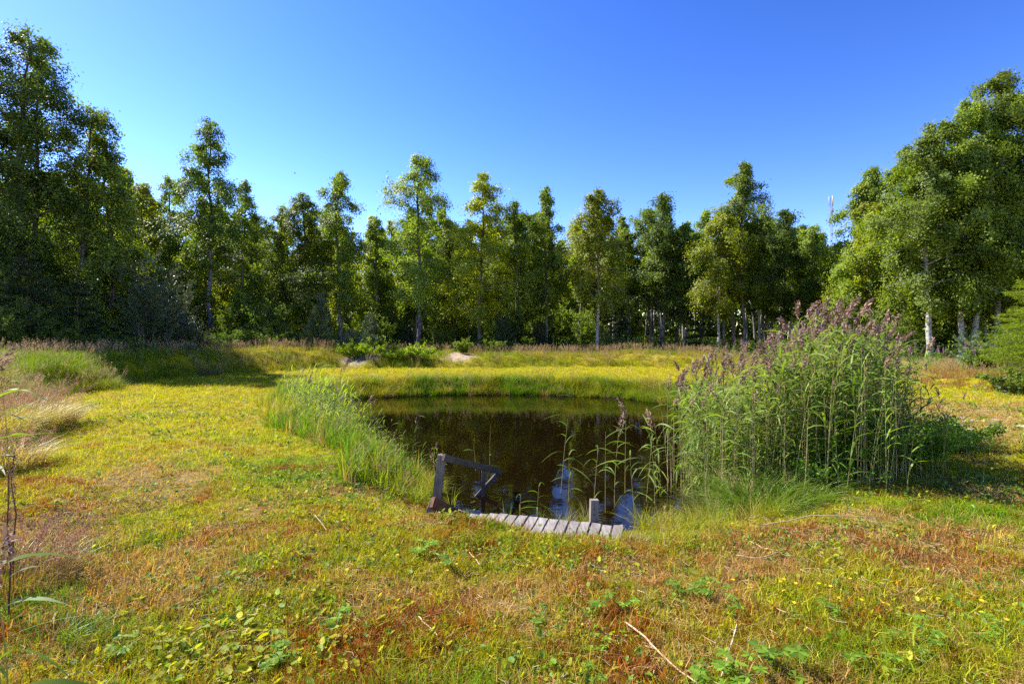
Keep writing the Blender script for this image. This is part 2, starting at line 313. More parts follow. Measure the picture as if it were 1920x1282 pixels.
def watermat():
    m, t, N, L = nodes('pond_water'); out = N('ShaderNodeOutputMaterial')
    tr = N('ShaderNodeBsdfTransparent'); tr.inputs[0].default_value = (.26, .12, .04, 1)
    g = N('ShaderNodeBsdfGlossy'); g.inputs['Roughness'].default_value = .018; g.inputs['Color'].default_value = (.92, .92, .92, 1)
    d = N('ShaderNodeBsdfDiffuse'); d.inputs[0].default_value = (.024, .0125, .0045, 1)
    m1 = N('ShaderNodeMixShader'); m1.inputs[0].default_value = .16; L(tr.outputs[0], m1.inputs[1]); L(d.outputs[0], m1.inputs[2])
    fr = N('ShaderNodeFresnel'); fr.inputs[0].default_value = 1.34
    tc = N('ShaderNodeTexCoord'); n = N('ShaderNodeTexNoise'); n.inputs['Scale'].default_value = 5; n.inputs['Detail'].default_value = 2; L(tc.outputs['Object'], n.inputs['Vector'])
    bp = N('ShaderNodeBump'); bp.inputs['Strength'].default_value = .05; bp.inputs['Distance'].default_value = .03; L(n.outputs[0], bp.inputs['Height']); L(bp.outputs[0], g.inputs['Normal']); L(bp.outputs[0], fr.inputs['Normal'])
    m2 = N('ShaderNodeMixShader'); L(fr.outputs[0], m2.inputs[0]); L(m1.outputs[0], m2.inputs[1]); L(g.outputs[0], m2.inputs[2]); L(m2.outputs[0], out.inputs[0])
    return m

# ------------------------------------------------------------------ ground, pond water
def axis(lo, hi, a, b, st):
    inner = list(np.arange(a, b + 1e-6, st)); l = []; x = a; s = st
    while x > lo: s *= 1.25; x -= s; l.append(x)
    r = []; x = inner[-1]; s = st
    while x < hi: s *= 1.25; x += s; r.append(x)
    return np.array(l[::-1] + inner + r)
gx = axis(-700, 700, -16, 18, .14); gy = axis(-60, 900, 1.5, 30, .14)
X, Y = np.meshgrid(gx, gy); Xr, Yr = X.ravel(), Y.ravel(); Z = hz(Xr, Yr)
ii = np.arange(X.size).reshape(X.shape)
F = np.stack([ii[:-1, :-1], ii[:-1, 1:], ii[1:, 1:], ii[1:, :-1]], -1).reshape(-1, 4)
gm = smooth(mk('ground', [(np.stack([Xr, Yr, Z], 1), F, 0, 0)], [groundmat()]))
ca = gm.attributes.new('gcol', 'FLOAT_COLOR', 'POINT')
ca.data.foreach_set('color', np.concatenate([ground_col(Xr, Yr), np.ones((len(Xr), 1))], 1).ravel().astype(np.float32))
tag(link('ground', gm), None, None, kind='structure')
c0 = POND.mean(0); d0 = POND - c0; WP = c0 + d0 * (1 + .55 / np.linalg.norm(d0, axis=1, keepdims=True))
wv = np.concatenate([np.array([[c0[0], c0[1], -.6]]), np.concatenate([WP, np.full((len(WP), 1), -.6)], 1)]); nW = len(WP)
wf = np.array([(0, 1 + i, 1 + (i + 1) % nW) for i in range(nW)])
tag(link('pond_water', mk('pond_water', [(wv, wf, 0, 0)], [watermat()])), None, None, kind='structure')

# ------------------------------------------------------------------ instanced "stuff"
def scatter(name, pts, rot, scl, idx, tnt, protos, label, cat):
    n = len(pts); me = bpy.data.meshes.new(name); me.vertices.add(n); me.vertices.foreach_set('co', np.asarray(pts, np.float32).ravel())
    def at(nm, ty, key, arr, dt=np.float32):
        a = me.attributes.new(nm, ty, 'POINT'); a.data.foreach_set(key, np.ascontiguousarray(arr, dt).ravel())
    at('rot', 'FLOAT_VECTOR', 'vector', rot); at('scl', 'FLOAT', 'value', scl); at('idx', 'INT', 'value', idx, np.int32)
    at('tint', 'FLOAT_COLOR', 'color', np.concatenate([tnt, np.ones((n, 1))], 1))
    for m in protos[0].materials: me.materials.append(m)
    co = bpy.data.collections.new(name + '_source')
    for i, p in enumerate(protos): co.objects.link(bpy.data.objects.new('%s_source_%02d' % (name, i), p))
    g = bpy.data.node_groups.new(name, 'GeometryNodeTree')
    g.interface.new_socket('Geometry', in_out='INPUT', socket_type='NodeSocketGeometry'); g.interface.new_socket('Geometry', in_out='OUTPUT', socket_type='NodeSocketGeometry')
    N = g.nodes.new; L = g.links.new; gi = N('NodeGroupInput'); go = N('NodeGroupOutput'); ip = N('GeometryNodeInstanceOnPoints'); ci = N('GeometryNodeCollectionInfo')
    ci.inputs['Collection'].default_value = co; ci.inputs['Separate Children'].default_value = True; ci.inputs['Reset Children'].default_value = True
    def na(nm, ty): q = N('GeometryNodeInputNamedAttribute'); q.data_type = ty; q.inputs['Name'].default_value = nm; return q.outputs['Attribute']
    er = N('FunctionNodeEulerToRotation'); L(na('rot', 'FLOAT_VECTOR'), er.inputs[0]); L(er.outputs[0], ip.inputs['Rotation'])
    L(gi.outputs[0], ip.inputs['Points']); L(ci.outputs[0], ip.inputs['Instance']); ip.inputs['Pick Instance'].default_value = True
    L(na('idx', 'INT'), ip.inputs['Instance Index']); L(na('scl', 'FLOAT'), ip.inputs['Scale']); L(ip.outputs[0], go.inputs[0])
    o = link(name, me); md = o.modifiers.new('scatter', 'NODES'); md.node_group = g
    return tag(o, label, cat, kind='stuff')
def rots(n, r, tilt=.15):
    return np.stack([r.normal(0, tilt, n), r.normal(0, tilt, n), r.uniform(0, 2 * np.pi, n)], 1)

def turf(seed, n, rad, h0, h1, w, bend=.7):
    r = rng_(seed); q = r.uniform(0, 2 * np.pi, n); rr = rad * np.sqrt(r.random(n))
    B = np.stack([rr * np.cos(q), rr * np.sin(q), np.full(n, -.008)], 1)
    V, F = blades(B, r.uniform(0, 2 * np.pi, n), r.uniform(h0, h1, n), r.uniform(.7, 1.3, n) * w, np.abs(r.normal(bend, .45, n)), 2, rng=r)
    return mk('tuft', [(V, F, 0, np.repeat(r.random(n), 2))], [M['gi']])
def tallgrass(seed, n, rad, h0, h1, w, bend=.7, seeds=0, wind=0., segs=4):
    r = rng_(seed); q = r.uniform(0, 2 * np.pi, n); rr = rad * np.sqrt(r.random(n))
    B = np.stack([rr * np.cos(q), rr * np.sin(q), np.full(n, -.03)], 1)
    V, F = blades(B, q + r.normal(0, .7, n), r.uniform(h0, h1, n), r.uniform(.7, 1.3, n) * w, np.abs(r.normal(bend, .35, n)), segs, rng=r)
    P = [(V, F, 0, np.repeat(r.random(n), segs))]
    if seeds:
        q = r.uniform(0, 2 * np.pi, seeds); rr = rad * .8 * np.sqrt(r.random(seeds)); B = np.stack([rr * np.cos(q), rr * np.sin(q), np.zeros(seeds)], 1)
        hh = r.uniform(.9, 1.35, seeds) * h1; az = q + r.normal(0, .6, seeds); t = np.linspace(0, 1, 5)
        d = np.stack([np.cos(az), np.sin(az), 0 * az], 1); bd = r.uniform(.1, .4, seeds)
        C = B[:, None] + d[:, None] * (bd[:, None] * hh[:, None] * t ** 2)[..., None]; C[..., 2] += hh[:, None] * t
        V, F = tubes(C, np.broadcast_to(np.linspace(.0022, .001, 5), (seeds, 5)), 3); P.append((V, F, 1, .6))
        m = 16; s = r.uniform(.72, 1.02, (seeds, m)); base = B[:, None] + d[:, None] * (bd[:, None] * hh[:, None] * s ** 2)[..., None]; base[..., 2] += hh[:, None] * s
        base = base + r.normal(0, .012, base.shape); V, F = leaves(base.reshape(-1, 3), .034 * r.uniform(.6, 1.3, seeds * m), r, asp=.22, down=-1.2); P.append((V, F, 1, r.random(len(F))))
    return mk('tallgrass', P, [M['gi'], M['seed']])
def leafy(seed, n, rad, h, s, asp=.8, mat='gi', down=-.2, flat=.6):
    r = rng_(seed); C = np.stack([r.normal(0, rad, n), r.normal(0, rad, n), r.uniform(.1, 1, n) * h], 1)
    if mat == 'gi' and asp >= .6 and n < 20:                       # rounded, slightly cupped leaf blades
        nz = unit(r.normal(0, 1, (n, 3)) * (1 - flat) + np.array([0, 0, flat])); a = unit(np.cross(nz, r.normal(size=(n, 3)))); b = np.cross(nz, a); sz = (s * r.uniform(.5, 1.2, n))[:, None] * .5
        th = np.linspace(0, 2 * np.pi, 8, endpoint=False); ring = [C + sz * (a * math.cos(q) + b * asp * math.sin(q) + nz * (.22 if k % 4 == 2 else .05)) for k, q in enumerate(th)]
        V = np.stack(ring + [C - nz * sz * .12], 1).reshape(-1, 3); F = (np.arange(n)[:, None, None] * 9 + np.array([[k, (k + 1) % 8, 8] for k in range(8)])).reshape(-1, 3)
        st2 = tubes(np.stack([C * [.3, .3, 0], C * [.7, .7, .6], C], 1), np.full((n, 3), .0011), 3)
        return mk('leafy', [(V, F, 0, np.repeat(r.random(n), 8)), st2 + (0, .3)], [M[mat]])
    V, F = leaves(C, s * r.uniform(.6, 1.25, n), r, asp=asp, down=down, flat=flat)
    return mk('leafy', [(V, F, 0, r.random(n))], [M[mat]])

R0 = rng_(2024)
def sample(n, y0, y1, pw, xpad=1.25, xx=None):
    """points in the visible wedge, more of them near the camera"""
    u = R0.random(n); a = 2 - pw
    y = np.exp(np.log(y0) + u * np.log(y1 / y0)) if abs(a) < 1e-6 else (y0 ** a + u * (y1 ** a - y0 ** a)) ** (1 / a)
    x = R0.uniform(-1, 1, n) * (y * xpad + .6); return x, y
DC = np.array([.27, 5.28]); DA = math.radians(164.0); DU = np.array([math.cos(DA), math.sin(DA)]); DV = np.array([-DU[1], DU[0]]) * -1
if DV[1] < 0: DV = -DV
def dockmask(x, y, pad=0.):
    a = (x - DC[0]) * DU[0] + (y - DC[1]) * DU[1]; b = (x - DC[0]) * DV[0] + (y - DC[1]) * DV[1]
    return (np.abs(a) < .86 + pad) & ((b > -.22 - pad) & (b < .27 + pad))

# mown lawn
x, y = sample(175000, 1.9, 30, 1.8)
s = pond_sd(x, y); f = field_sd(x, y); k = (s > .15) & (f < .8) & ~dockmask(x, y, -.04); x, y = x[k], y[k]
tn, sand = tint(x, y, R0); drv, rdv, lsv, _ = fields(x, y)
k = R0.random(len(x)) > np.clip(sand * 1.6, 0, .97); k &= R0.random(len(x)) > .45 * drv * (y < 12); x, y, tn, lsv = x[k], y[k], tn[k], lsv[k]
PT = [turf(i, 15, .05, .02, .07, .0046) for i in range(4)] + [turf(10 + i, 14, .05, .06, .13, .0055, .6) for i in range(3)] + [turf(20 + i, 14, .07, .015, .04, .004, 1.6) for i in range(2)]
n = len(x); idx = R0.choice(9, n, p=[.16, .16, .16, .16, .07, .07, .06, .08, .08]); idx = np.where((y > 4.8) & (idx >= 4) & (idx <= 6), idx % 4, idx); idx = np.where((lsv > .55) & (y < 6) & (R0.random(n) < .35), R0.integers(4, 7, n), idx)
scatter('lawn_grass', np.stack([x, y, hz(x, y)], 1), rots(n, R0, .2), (.55 + .75 * R0.random(n) * (.5 + fbm(x * 4, y * 4, 81))) * (1 + np.clip((y - 5) / 12, 0, 1.0)), idx, tn, PT, 'short mown yellow-green grass with dry brown patches around the pond', 'grass')

# clover and other small leaves low in the turf
x, y = sample(34000, 1.9, 13, 1.7); s = pond_sd(x, y); f = field_sd(x, y)
pk = .08 + .5 * (fbm(x * 1.4, y * 1.4, 31) > .52) + blob(x, y, [(430, 1220, .55, .3, 1.), (520, 1160, .5, .3, 1.), (640, 1150, .4, .3, .7), (1850, 910, .9, .5, .9), (1420, 1000, .9, .3, .7), (560, 960, 1.2, .8, .4), (1740, 1130, .9, .4, .5), (900, 1010, 1., .3, .6)])
k = (s > .3) & (f < .2) & (R0.random(len(x)) < pk * .6) & ~dockmask(x, y, .02); x, y = x[k], y[k]; n = len(x)
tn = np.where((R0.random(n) < .45)[:, None], np.array([.32, .34, .02]), np.array([.13, .24, .03])) * R0.uniform(.7, 1.25, (n, 1))
PL = [leafy(40 + i, 9, .035, .05, .022, .8) for i in range(3)] + [leafy(50 + i, 6, .05, .05, .042, .62) for i in range(3)]
scatter('low_clover', np.stack([x, y, hz(x, y)], 1), rots(n, R0), R0.uniform(.6, 1.2, n) * (1 + np.clip((y - 5) / 10, 0, .8)), R0.integers(0, 6, n), tn, PL, 'low clover and small round leaves growing in the mown turf', 'ground cover')

# cut straw lying in the turf
def strawp(seed, n=7, rad=.13, ln=.055):
    r = rng_(seed); c = np.stack([r.normal(0, rad, n), r.normal(0, rad, n), r.uniform(.01, .045, n)], 1); a = r.uniform(0, 2 * np.pi, n); l = r.uniform(.4, 1.3, n) * ln
    d = np.stack([np.cos(a), np.sin(a), r.normal(0, .18, n)], 1) * l[:, None]; t = np.linspace(-.5, .5, 3)
    P = c[:, None] + d[:, None] * t[:, None]; P[:, 1, :2] += r.normal(0, .008, (n, 2)); V, F = tubes(P, np.full((n, 3), .0012), 3)
    return mk('straw', [(V, F, 0, np.repeat(r.random(n), 6))], [M['litter']])
x, y = sample(9000, 1.9, 16, 1.75); s = pond_sd(x, y); f = field_sd(x, y); dr = fields(x, y)[0]
k = (s > .2) & (f < .3) & (R0.random(len(x)) < .25 + .7 * dr) & ~dockmask(x, y, .05); x, y = x[k], y[k]; n = len(x)
scatter('cut_straw', np.stack([x, y, hz(x, y)], 1), rots(n, R0, .05), R0.uniform(.6, 1.3, n) * (1 + np.clip((y - 5) / 8, 0, 1)), R0.integers(0, 5, n), np.ones((n, 3)), [strawp(60 + i) for i in range(5)], 'loose pale straw and dead blades left lying on the mown turf', 'straw')

# bank grass round the water
n = 60000; x = R0.uniform(-9, 9, n); y = R0.uniform(4.5, 22, n); s = pond_sd(x, y)
left = (x < -1.4) & (y < 17) & (y > 6.6)
wdt = np.where(left, 1.25, np.where(y > 15, .95, .45)); wdt = np.where((x > 1.3) & (y < 15), 1.0, wdt)
k = (R0.random(n) < np.where((x > 1.2) & (y < 8.5), .35, 1)) & (s > -.12) & (s < wdt * (.6 + .8 * fbm(x * .8, y * .8, 41))) & ~dockmask(x, y, .1)
k &= ~((np.abs(x - .3) < 1.15) & (y < 6.6) & (R0.random(n) < .93)) & ~((x > -1.2) & (x < -.2) & (y < 7.2) & (R0.random(n) < .9)); k &= R0.random(n) < np.clip(1.5 - .04 * y, .7, 1) * .85
x, y = x[k], y[k]; n = len(x); kk = ~((x < -1.4) & (y < 17) & (R0.random(n) < .45)); x, y = x[kk], y[kk]; n = len(x)
nn = fbm(x * .9, y * .9, 43)
tn = mixc(np.tile(np.array([.140, .260, .010]), (n, 1)), np.array([.40, .37, .02]), np.clip((nn - .35) * 2.4 + R0.normal(0, .2, n), 0, 1)); tn = np.where((R0.random(n) < .14)[:, None], ST * .9, tn) * R0.uniform(.7, 1.2, (n, 1))
PB = [tallgrass(70 + i, 26, .07, .22, .46, .0065, .75) for i in range(4)] + [tallgrass(75 + i, 22, .07, .25, .5, .006, .5, seeds=3) for i in range(2)] + [tallgrass(1100 + i, 11, .08, .28, .62, .013, .35) for i in range(3)]
scatter('bank_grass', np.stack([x, y, np.maximum(hz(x, y), -.66)], 1), rots(n, R0, .1), R0.uniform(.55, 1.1, n) * np.where(y > 15, 1.35, np.where(x < -2, 1.0, .9)), np.where((x < -1.4) & (y < 16) & (R0.random(n) < .6), R0.integers(6, 9, n), R0.choice(6, n, p=[.24, .24, .24, .24, .02, .02])), tn, PB, 'long unmown green grass leaning over the pond bank', 'grass')

# rough grass on the mounds and out to the trees
PBX = None
x, y = sample(90000, 2.2, 60, 1.35, 1.15); f = field_sd(x, y); sandv = fields(x, y)[3]
k = (f > .15) & (R0.random(len(x)) < np.where(f < 7, 1., .3)) & (R0.random(len(x)) > np.clip(sandv * 2.2, 0, 1)); x, y, f = x[k], y[k], f[k]; n = len(x)
nn = fbm(x * .45, y * .45, 51)
tn = mixc(np.tile(np.array([.190, .270, .010]), (n, 1)), np.array([.44, .36, .04]), np.clip((nn - .38) * 2.6 + R0.normal(0, .2, n), 0, 1)); tn = np.where(((R0.random(n) < .75) & (x > 11) & (y < 20))[:, None], np.array([.34, .17, .07]), tn)
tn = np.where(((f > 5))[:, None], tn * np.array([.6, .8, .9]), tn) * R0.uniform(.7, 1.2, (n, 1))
PM = [tallgrass(80 + i, 26, .11, .25, .5, .008, .6) for i in range(3)] + [tallgrass(85 + i, 22, .12, .25, .48, .008, .5, seeds=5) for i in range(3)]
near = y < 8
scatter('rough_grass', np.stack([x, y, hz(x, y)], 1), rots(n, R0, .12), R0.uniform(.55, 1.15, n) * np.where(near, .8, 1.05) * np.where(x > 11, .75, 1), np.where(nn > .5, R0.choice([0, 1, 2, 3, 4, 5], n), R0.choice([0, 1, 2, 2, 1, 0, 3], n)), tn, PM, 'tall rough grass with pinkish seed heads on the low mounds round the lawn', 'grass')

# leafy undergrowth between the trunks
x, y = sample(9000, 9, 80, 1.0, 1.2); f = field_sd(x, y); k = (f > 5.5) & (R0.random(len(x)) < .25 + 1.2 * (fbm(x * .2, y * .2, 61) - .35)); x, y = x[k], y[k]; n = len(x)
tn = np.where((R0.random(n) < .3)[:, None], np.array([.17, .23, .03]), np.array([.055, .095, .02])) * R0.uniform(.6, 1.3, (n, 1))
PU = [leafy(90 + i, 170, .26, .85, .10, .6, down=-.1, flat=.4) for i in range(4)]
scatter('undergrowth', np.stack([x, y, hz(x, y)], 1), rots(n, R0), R0.uniform(.5, 1.5, n), R0.integers(0, 4, n), tn, PU, 'leafy undergrowth covering the forest floor between the trunks', 'undergrowth')

# ------------------------------------------------------------------ trees
def birch_geo(seed, H, R, cb, nl, ls, n1=30, m2=7, droop=.45, lean=(0, 0), mats=('leaf_a', 'bark'), twigs=True, pw=.7, r0=None, fork=False):
    r = rng_(seed); k = 14; t = np.linspace(0, 1, k)
    wob = np.cumsum(r.normal(0, 1, (k, 2)), 0); wob = wob - wob[0]; wob *= .0085 * H / 1.5
    T = np.zeros((k, 3)); T[:, 0] = wob[:, 0] + lean[0] * t ** 1.5 * H; T[:, 1] = wob[:, 1] + lean[1] * t ** 1.5 * H; T[:, 2] = t * H - .15
    r0 = r0 or .0088 * H + .015; rad = r0 * (1 - t) ** .75 + .012; rad[0] *= 1.25
    parts = [tubes(T, rad, 8) + (0, .5)]
    u = (np.arange(n1) + r.random(n1)) / n1; ti = cb + (1 - cb) * .985 * u ** .95
    base = np.stack([np.interp(ti, t, T[:, j]) for j in range(3)], 1)
    prof = np.minimum((u + .03) / .28, 1) ** .55 * (1 - u) ** pw + .10
    Ri = R * prof * r.uniform(.4, 1.25, n1) * (1 + .4 * (r.random(n1) < .12))
    az = np.arange(n1) * 2.4 + r.normal(0, .5, n1); d = np.stack([np.cos(az), np.sin(az), 0 * az], 1)
    el = np.tan(np.radians(np.clip(r.normal(38, 9, n1) + 16 * u, 15, 64))); s = np.linspace(0, 1, 6)
    P = base[:, None] + d[:, None] * (Ri[:, None] * s)[..., None]
    P[..., 2] += Ri[:, None] * (el[:, None] * s * (1 - .45 * s) - droop * s ** 3); P[:, 1:, :2] += r.normal(0, .05, (n1, 5, 2)) * Ri[:, None, None]
    rb = np.interp(ti, t, rad)[:, None] * .38 * (1 - .85 * s) + .006
    parts.append(tubes(P, rb, 5) + (0, .5))
    sj = np.linspace(.25, 1., m2)[None] + r.normal(0, .05, (n1, m2)); sj = np.clip(sj, .15, 1)
    i0 = np.clip((sj * 5).astype(int), 0, 4); fr = sj * 5 - i0; ar = np.arange(n1)[:, None]
    B2 = P[ar, i0] * (1 - fr[..., None]) + P[ar, i0 + 1] * fr[..., None]
    a2 = az[:, None] + r.normal(0, 1, (n1, m2)) * .95; L2 = (Ri[:, None] * .42 * (1.15 - .5 * sj) + .18) * r.uniform(.6, 1.3, (n1, m2))
    d2 = np.stack([np.cos(a2), np.sin(a2), 0 * a2], -1); s4 = np.linspace(0, 1, 4); up2 = r.normal(.35, .3, (n1, m2))
    P2 = B2[:, :, None] + d2[:, :, None] * (L2[..., None] * s4)[..., None]; P2[..., 2] += L2[..., None] * (up2[..., None] * s4 - .75 * droop * 1.5 * s4 ** 2.4)
    P2 = P2.reshape(-1, 4, 3); L2 = L2.ravel()
    if twigs: parts.append(tubes(P2, np.broadcast_to(np.array([.009, .006, .004, .003]), (len(P2), 4)), 3) + (0, .5))
    w = L2 * r.lognormal(0, .72, len(L2)); cnt = r.multinomial(nl, w / w.sum()); ow = np.repeat(np.arange(len(L2)), cnt)
    sl = r.uniform(.05, 1.12, nl); q0 = np.clip((sl * 3).astype(int), 0, 2); fq = (sl * 3 - q0)[:, None]
    C = P2[ow, q0] * (1 - fq) + P2[ow, q0 + 1] * fq + r.normal(0, 1, (nl, 3)) * ((.06 + .10 * L2[ow]) * np.where(r.random(nl) < .2, 1.6, 1))[:, None]
    C[:, 2] -= r.exponential(.10 + .5 * droop * .3, nl) * r.uniform(.3, 1.6, len(L2))[ow]
    cd = d2.reshape(-1, 3)[ow] * .7 + d[np.repeat(np.arange(n1), m2)[ow]] * .6; cd[:, 2] = .75
    cn = r.normal(0, .45, (len(L2), 3))[ow]; V, F = leaves(C, ls * r.uniform(.6, 1.3, nl), r, down=.45, nrm=unit(cd + cn + r.normal(0, .5, (nl, 3))))
    tw = r.random(len(L2)); va = np.clip(.55 * tw[ow] + .55 * r.random(nl), 0, 1)
    return mk('trunk', parts, [M[mats[1]]]), mk('crown', [(V, F, 0, va)], [M[mats[0]]])
def tree(name, geo, x, y, label, cat='birch tree', group=None, rot=0, scl=1., z=None, names=('trunk', 'crown')):
    z = hz1(x, y) if z is None else z
    e = link(name, None, loc=(x, y, z), rot=(0, 0, rot), scl=scl); tag(e, label, cat, group)
    for nm, me in zip(names, geo): link(nm, me, e)
    return e
def conifer_geo(seed, H, R, nneed, nl=.10, nw=.016, step=.26, mats=('needle', 'barkp'), up=.45, per=6, pw=.85, lowest=.1, feather=False):
    r = rng_(seed); k = 8; t = np.linspace(0, 1, k); T = np.zeros((k, 3)); T[:, 2] = t * H - .1; T[:, :2] = np.cumsum(r.normal(0, .008 * H, (k, 2)), 0)
    rad = (.014 * H + .01) * (1 - t) + .006; parts = [tubes(T, rad, 7) + (0, .5)]
    nwh = max(4, int(H * (1 - lowest) / step)); zz = np.repeat(lowest + (1 - lowest) * (np.arange(nwh) + .3) / nwh, per); n1 = len(zz); zz = np.clip(zz + r.normal(0, .03 if feather else .012, n1), .05, .97)
    L1 = (R * (1 - zz) ** pw + .10) * r.uniform(.7, 1.15, n1); az = r.uniform(0, 2 * np.pi, n1); d = np.stack([np.cos(az), np.sin(az), 0 * az], 1)
    base = np.stack([np.interp(zz, t, T[:, j]) for j in range(3)], 1); s = np.linspace(0, 1, 5)
    P = base[:, None] + d[:, None] * (L1[:, None] * s)[..., None]; P[..., 2] += L1[:, None] * (up * (.5 + zz[:, None]) * s ** 1.4 + (-.1) * s + (r.normal(0, .28, (n1, 1)) * s if feather else 0))
    parts.append(tubes(P, np.maximum(.012 * (1 - .8 * s), .003) * np.ones((n1, 1)) * min(1, H / 3), 4) + (0, .5))
    w = L1 * r.uniform(.6, 1.4, n1); w /= w.sum(); ow = np.repeat(np.arange(n1), r.multinomial(nneed, w)); n = nneed
    sl = r.uniform(.12, 1.04, n); lat = r.normal(0, 1, n) * .22 * L1[ow] * (1.15 - sl) * (1.6 if feather else 1); perp = np.stack([-d[:, 1], d[:, 0], 0 * az], 1)[ow]
    q = np.clip((sl * 4).astype(int), 0, 3); fq = (sl * 4 - q)[:, None]
    C = P[ow, q] * (1 - fq) + P[ow, q + 1] * fq + perp * lat[:, None] + r.normal(0, .02, (n, 3)) * (1, 1, 1.2)
    a = unit(d[ow] * 1.0 + perp * np.sign(lat)[:, None] * .8 + r.normal(0, .45, (n, 3)) + np.array([0, 0, .35 if not feather else -.15]))
    b = unit(np.cross(a, r.normal(size=(n, 3)))); l = (nl * r.uniform(.6, 1.3, n))[:, None]; wd = nw
    V = np.stack([C - b * wd * .3, C + a * l * .5 - b * wd * .5, C + a * l, C + a * l * .5 + b * wd * .5], 1).reshape(-1, 3)
    F = np.arange(4 * n).reshape(n, 4)
    return mk('trunk', parts, [M[mats[1]]]), mk('crown', [(V, F, 0, np.clip(r.random(n) * .7 + .3 * r.random(n1)[ow], 0, 1))], [M[mats[0]]])
def bush_geo(seed, H, R, nl, ls, mat='leaf_w', ns=14, asp=.45, down=-.1, flat=.2, bark='barkp'):
    r = rng_(seed); az = r.uniform(0, 2 * np.pi, ns); q = np.sqrt(r.random(ns)); t = np.linspace(0, 1, 6)
    hh = H * r.uniform(.55, 1., ns) * (1 - .35 * q ** 2); P = np.zeros((ns, 6, 3)); d = np.stack([np.cos(az), np.sin(az)], 1)
    P[..., :2] = d[:, None] * (R * q[:, None] * (.12 + .88 * t ** 1.2))[..., None] + np.cumsum(r.normal(0, .02 * H, (ns, 6, 2)), 1); P[..., 2] = hh[:, None] * t - .03
    parts = [tubes(P, (.010 * (1 - .75 * t)) * np.ones((ns, 1)) * max(.5, min(2, H / 2)), 5) + (0, .5)]
    m = 9; sj = np.clip(r.uniform(.2, 1, (ns, m)), 0, .999); i0 = (sj * 5).astype(int); fr = sj * 5 - i0; ar = np.arange(ns)[:, None]
    B = P[ar, i0] * (1 - fr[..., None]) + P[ar, i0 + 1] * fr[..., None]; a2 = r.uniform(0, 2 * np.pi, (ns, m)); L2 = .28 * H * r.uniform(.4, 1, (ns, m)) * (1.2 - .6 * sj)
    D = np.stack([np.cos(a2), np.sin(a2), r.uniform(.2, 1.3, (ns, m))], -1) * L2[..., None]; E = B + D; s3 = np.linspace(0, 1, 3)
    P2 = (B[:, :, None] + D[:, :, None] * s3[:, None]).reshape(-1, 3, 3); parts.append(tubes(P2, np.broadcast_to([.005, .0035, .002], (len(P2), 3)), 3) + (0, .5))
    w = L2.ravel() * r.lognormal(0, .4, ns * m); ow = np.repeat(np.arange(ns * m), r.multinomial(nl, w / w.sum())); sl = r.uniform(0, 1.1, nl)[:, None]
    C = P2[ow, 0] * (1 - sl) + P2[ow, 2] * sl + r.normal(0, .035 * H ** .5, (nl, 3)); C[:, 2] = np.maximum(C[:, 2], .02)
    V, F = leaves(C, ls * r.uniform(.6, 1.3, nl), r, asp=asp, down=down, flat=flat)
    return mk('stems', parts, [M[bark]]), mk('foliage', [(V, F, 0, np.clip(r.random(nl) * .6 + .4 * r.random(ns * m)[ow], 0, 1))], [M[mat]])

def wx(px, Y): return (px - 960) / FPX * Y
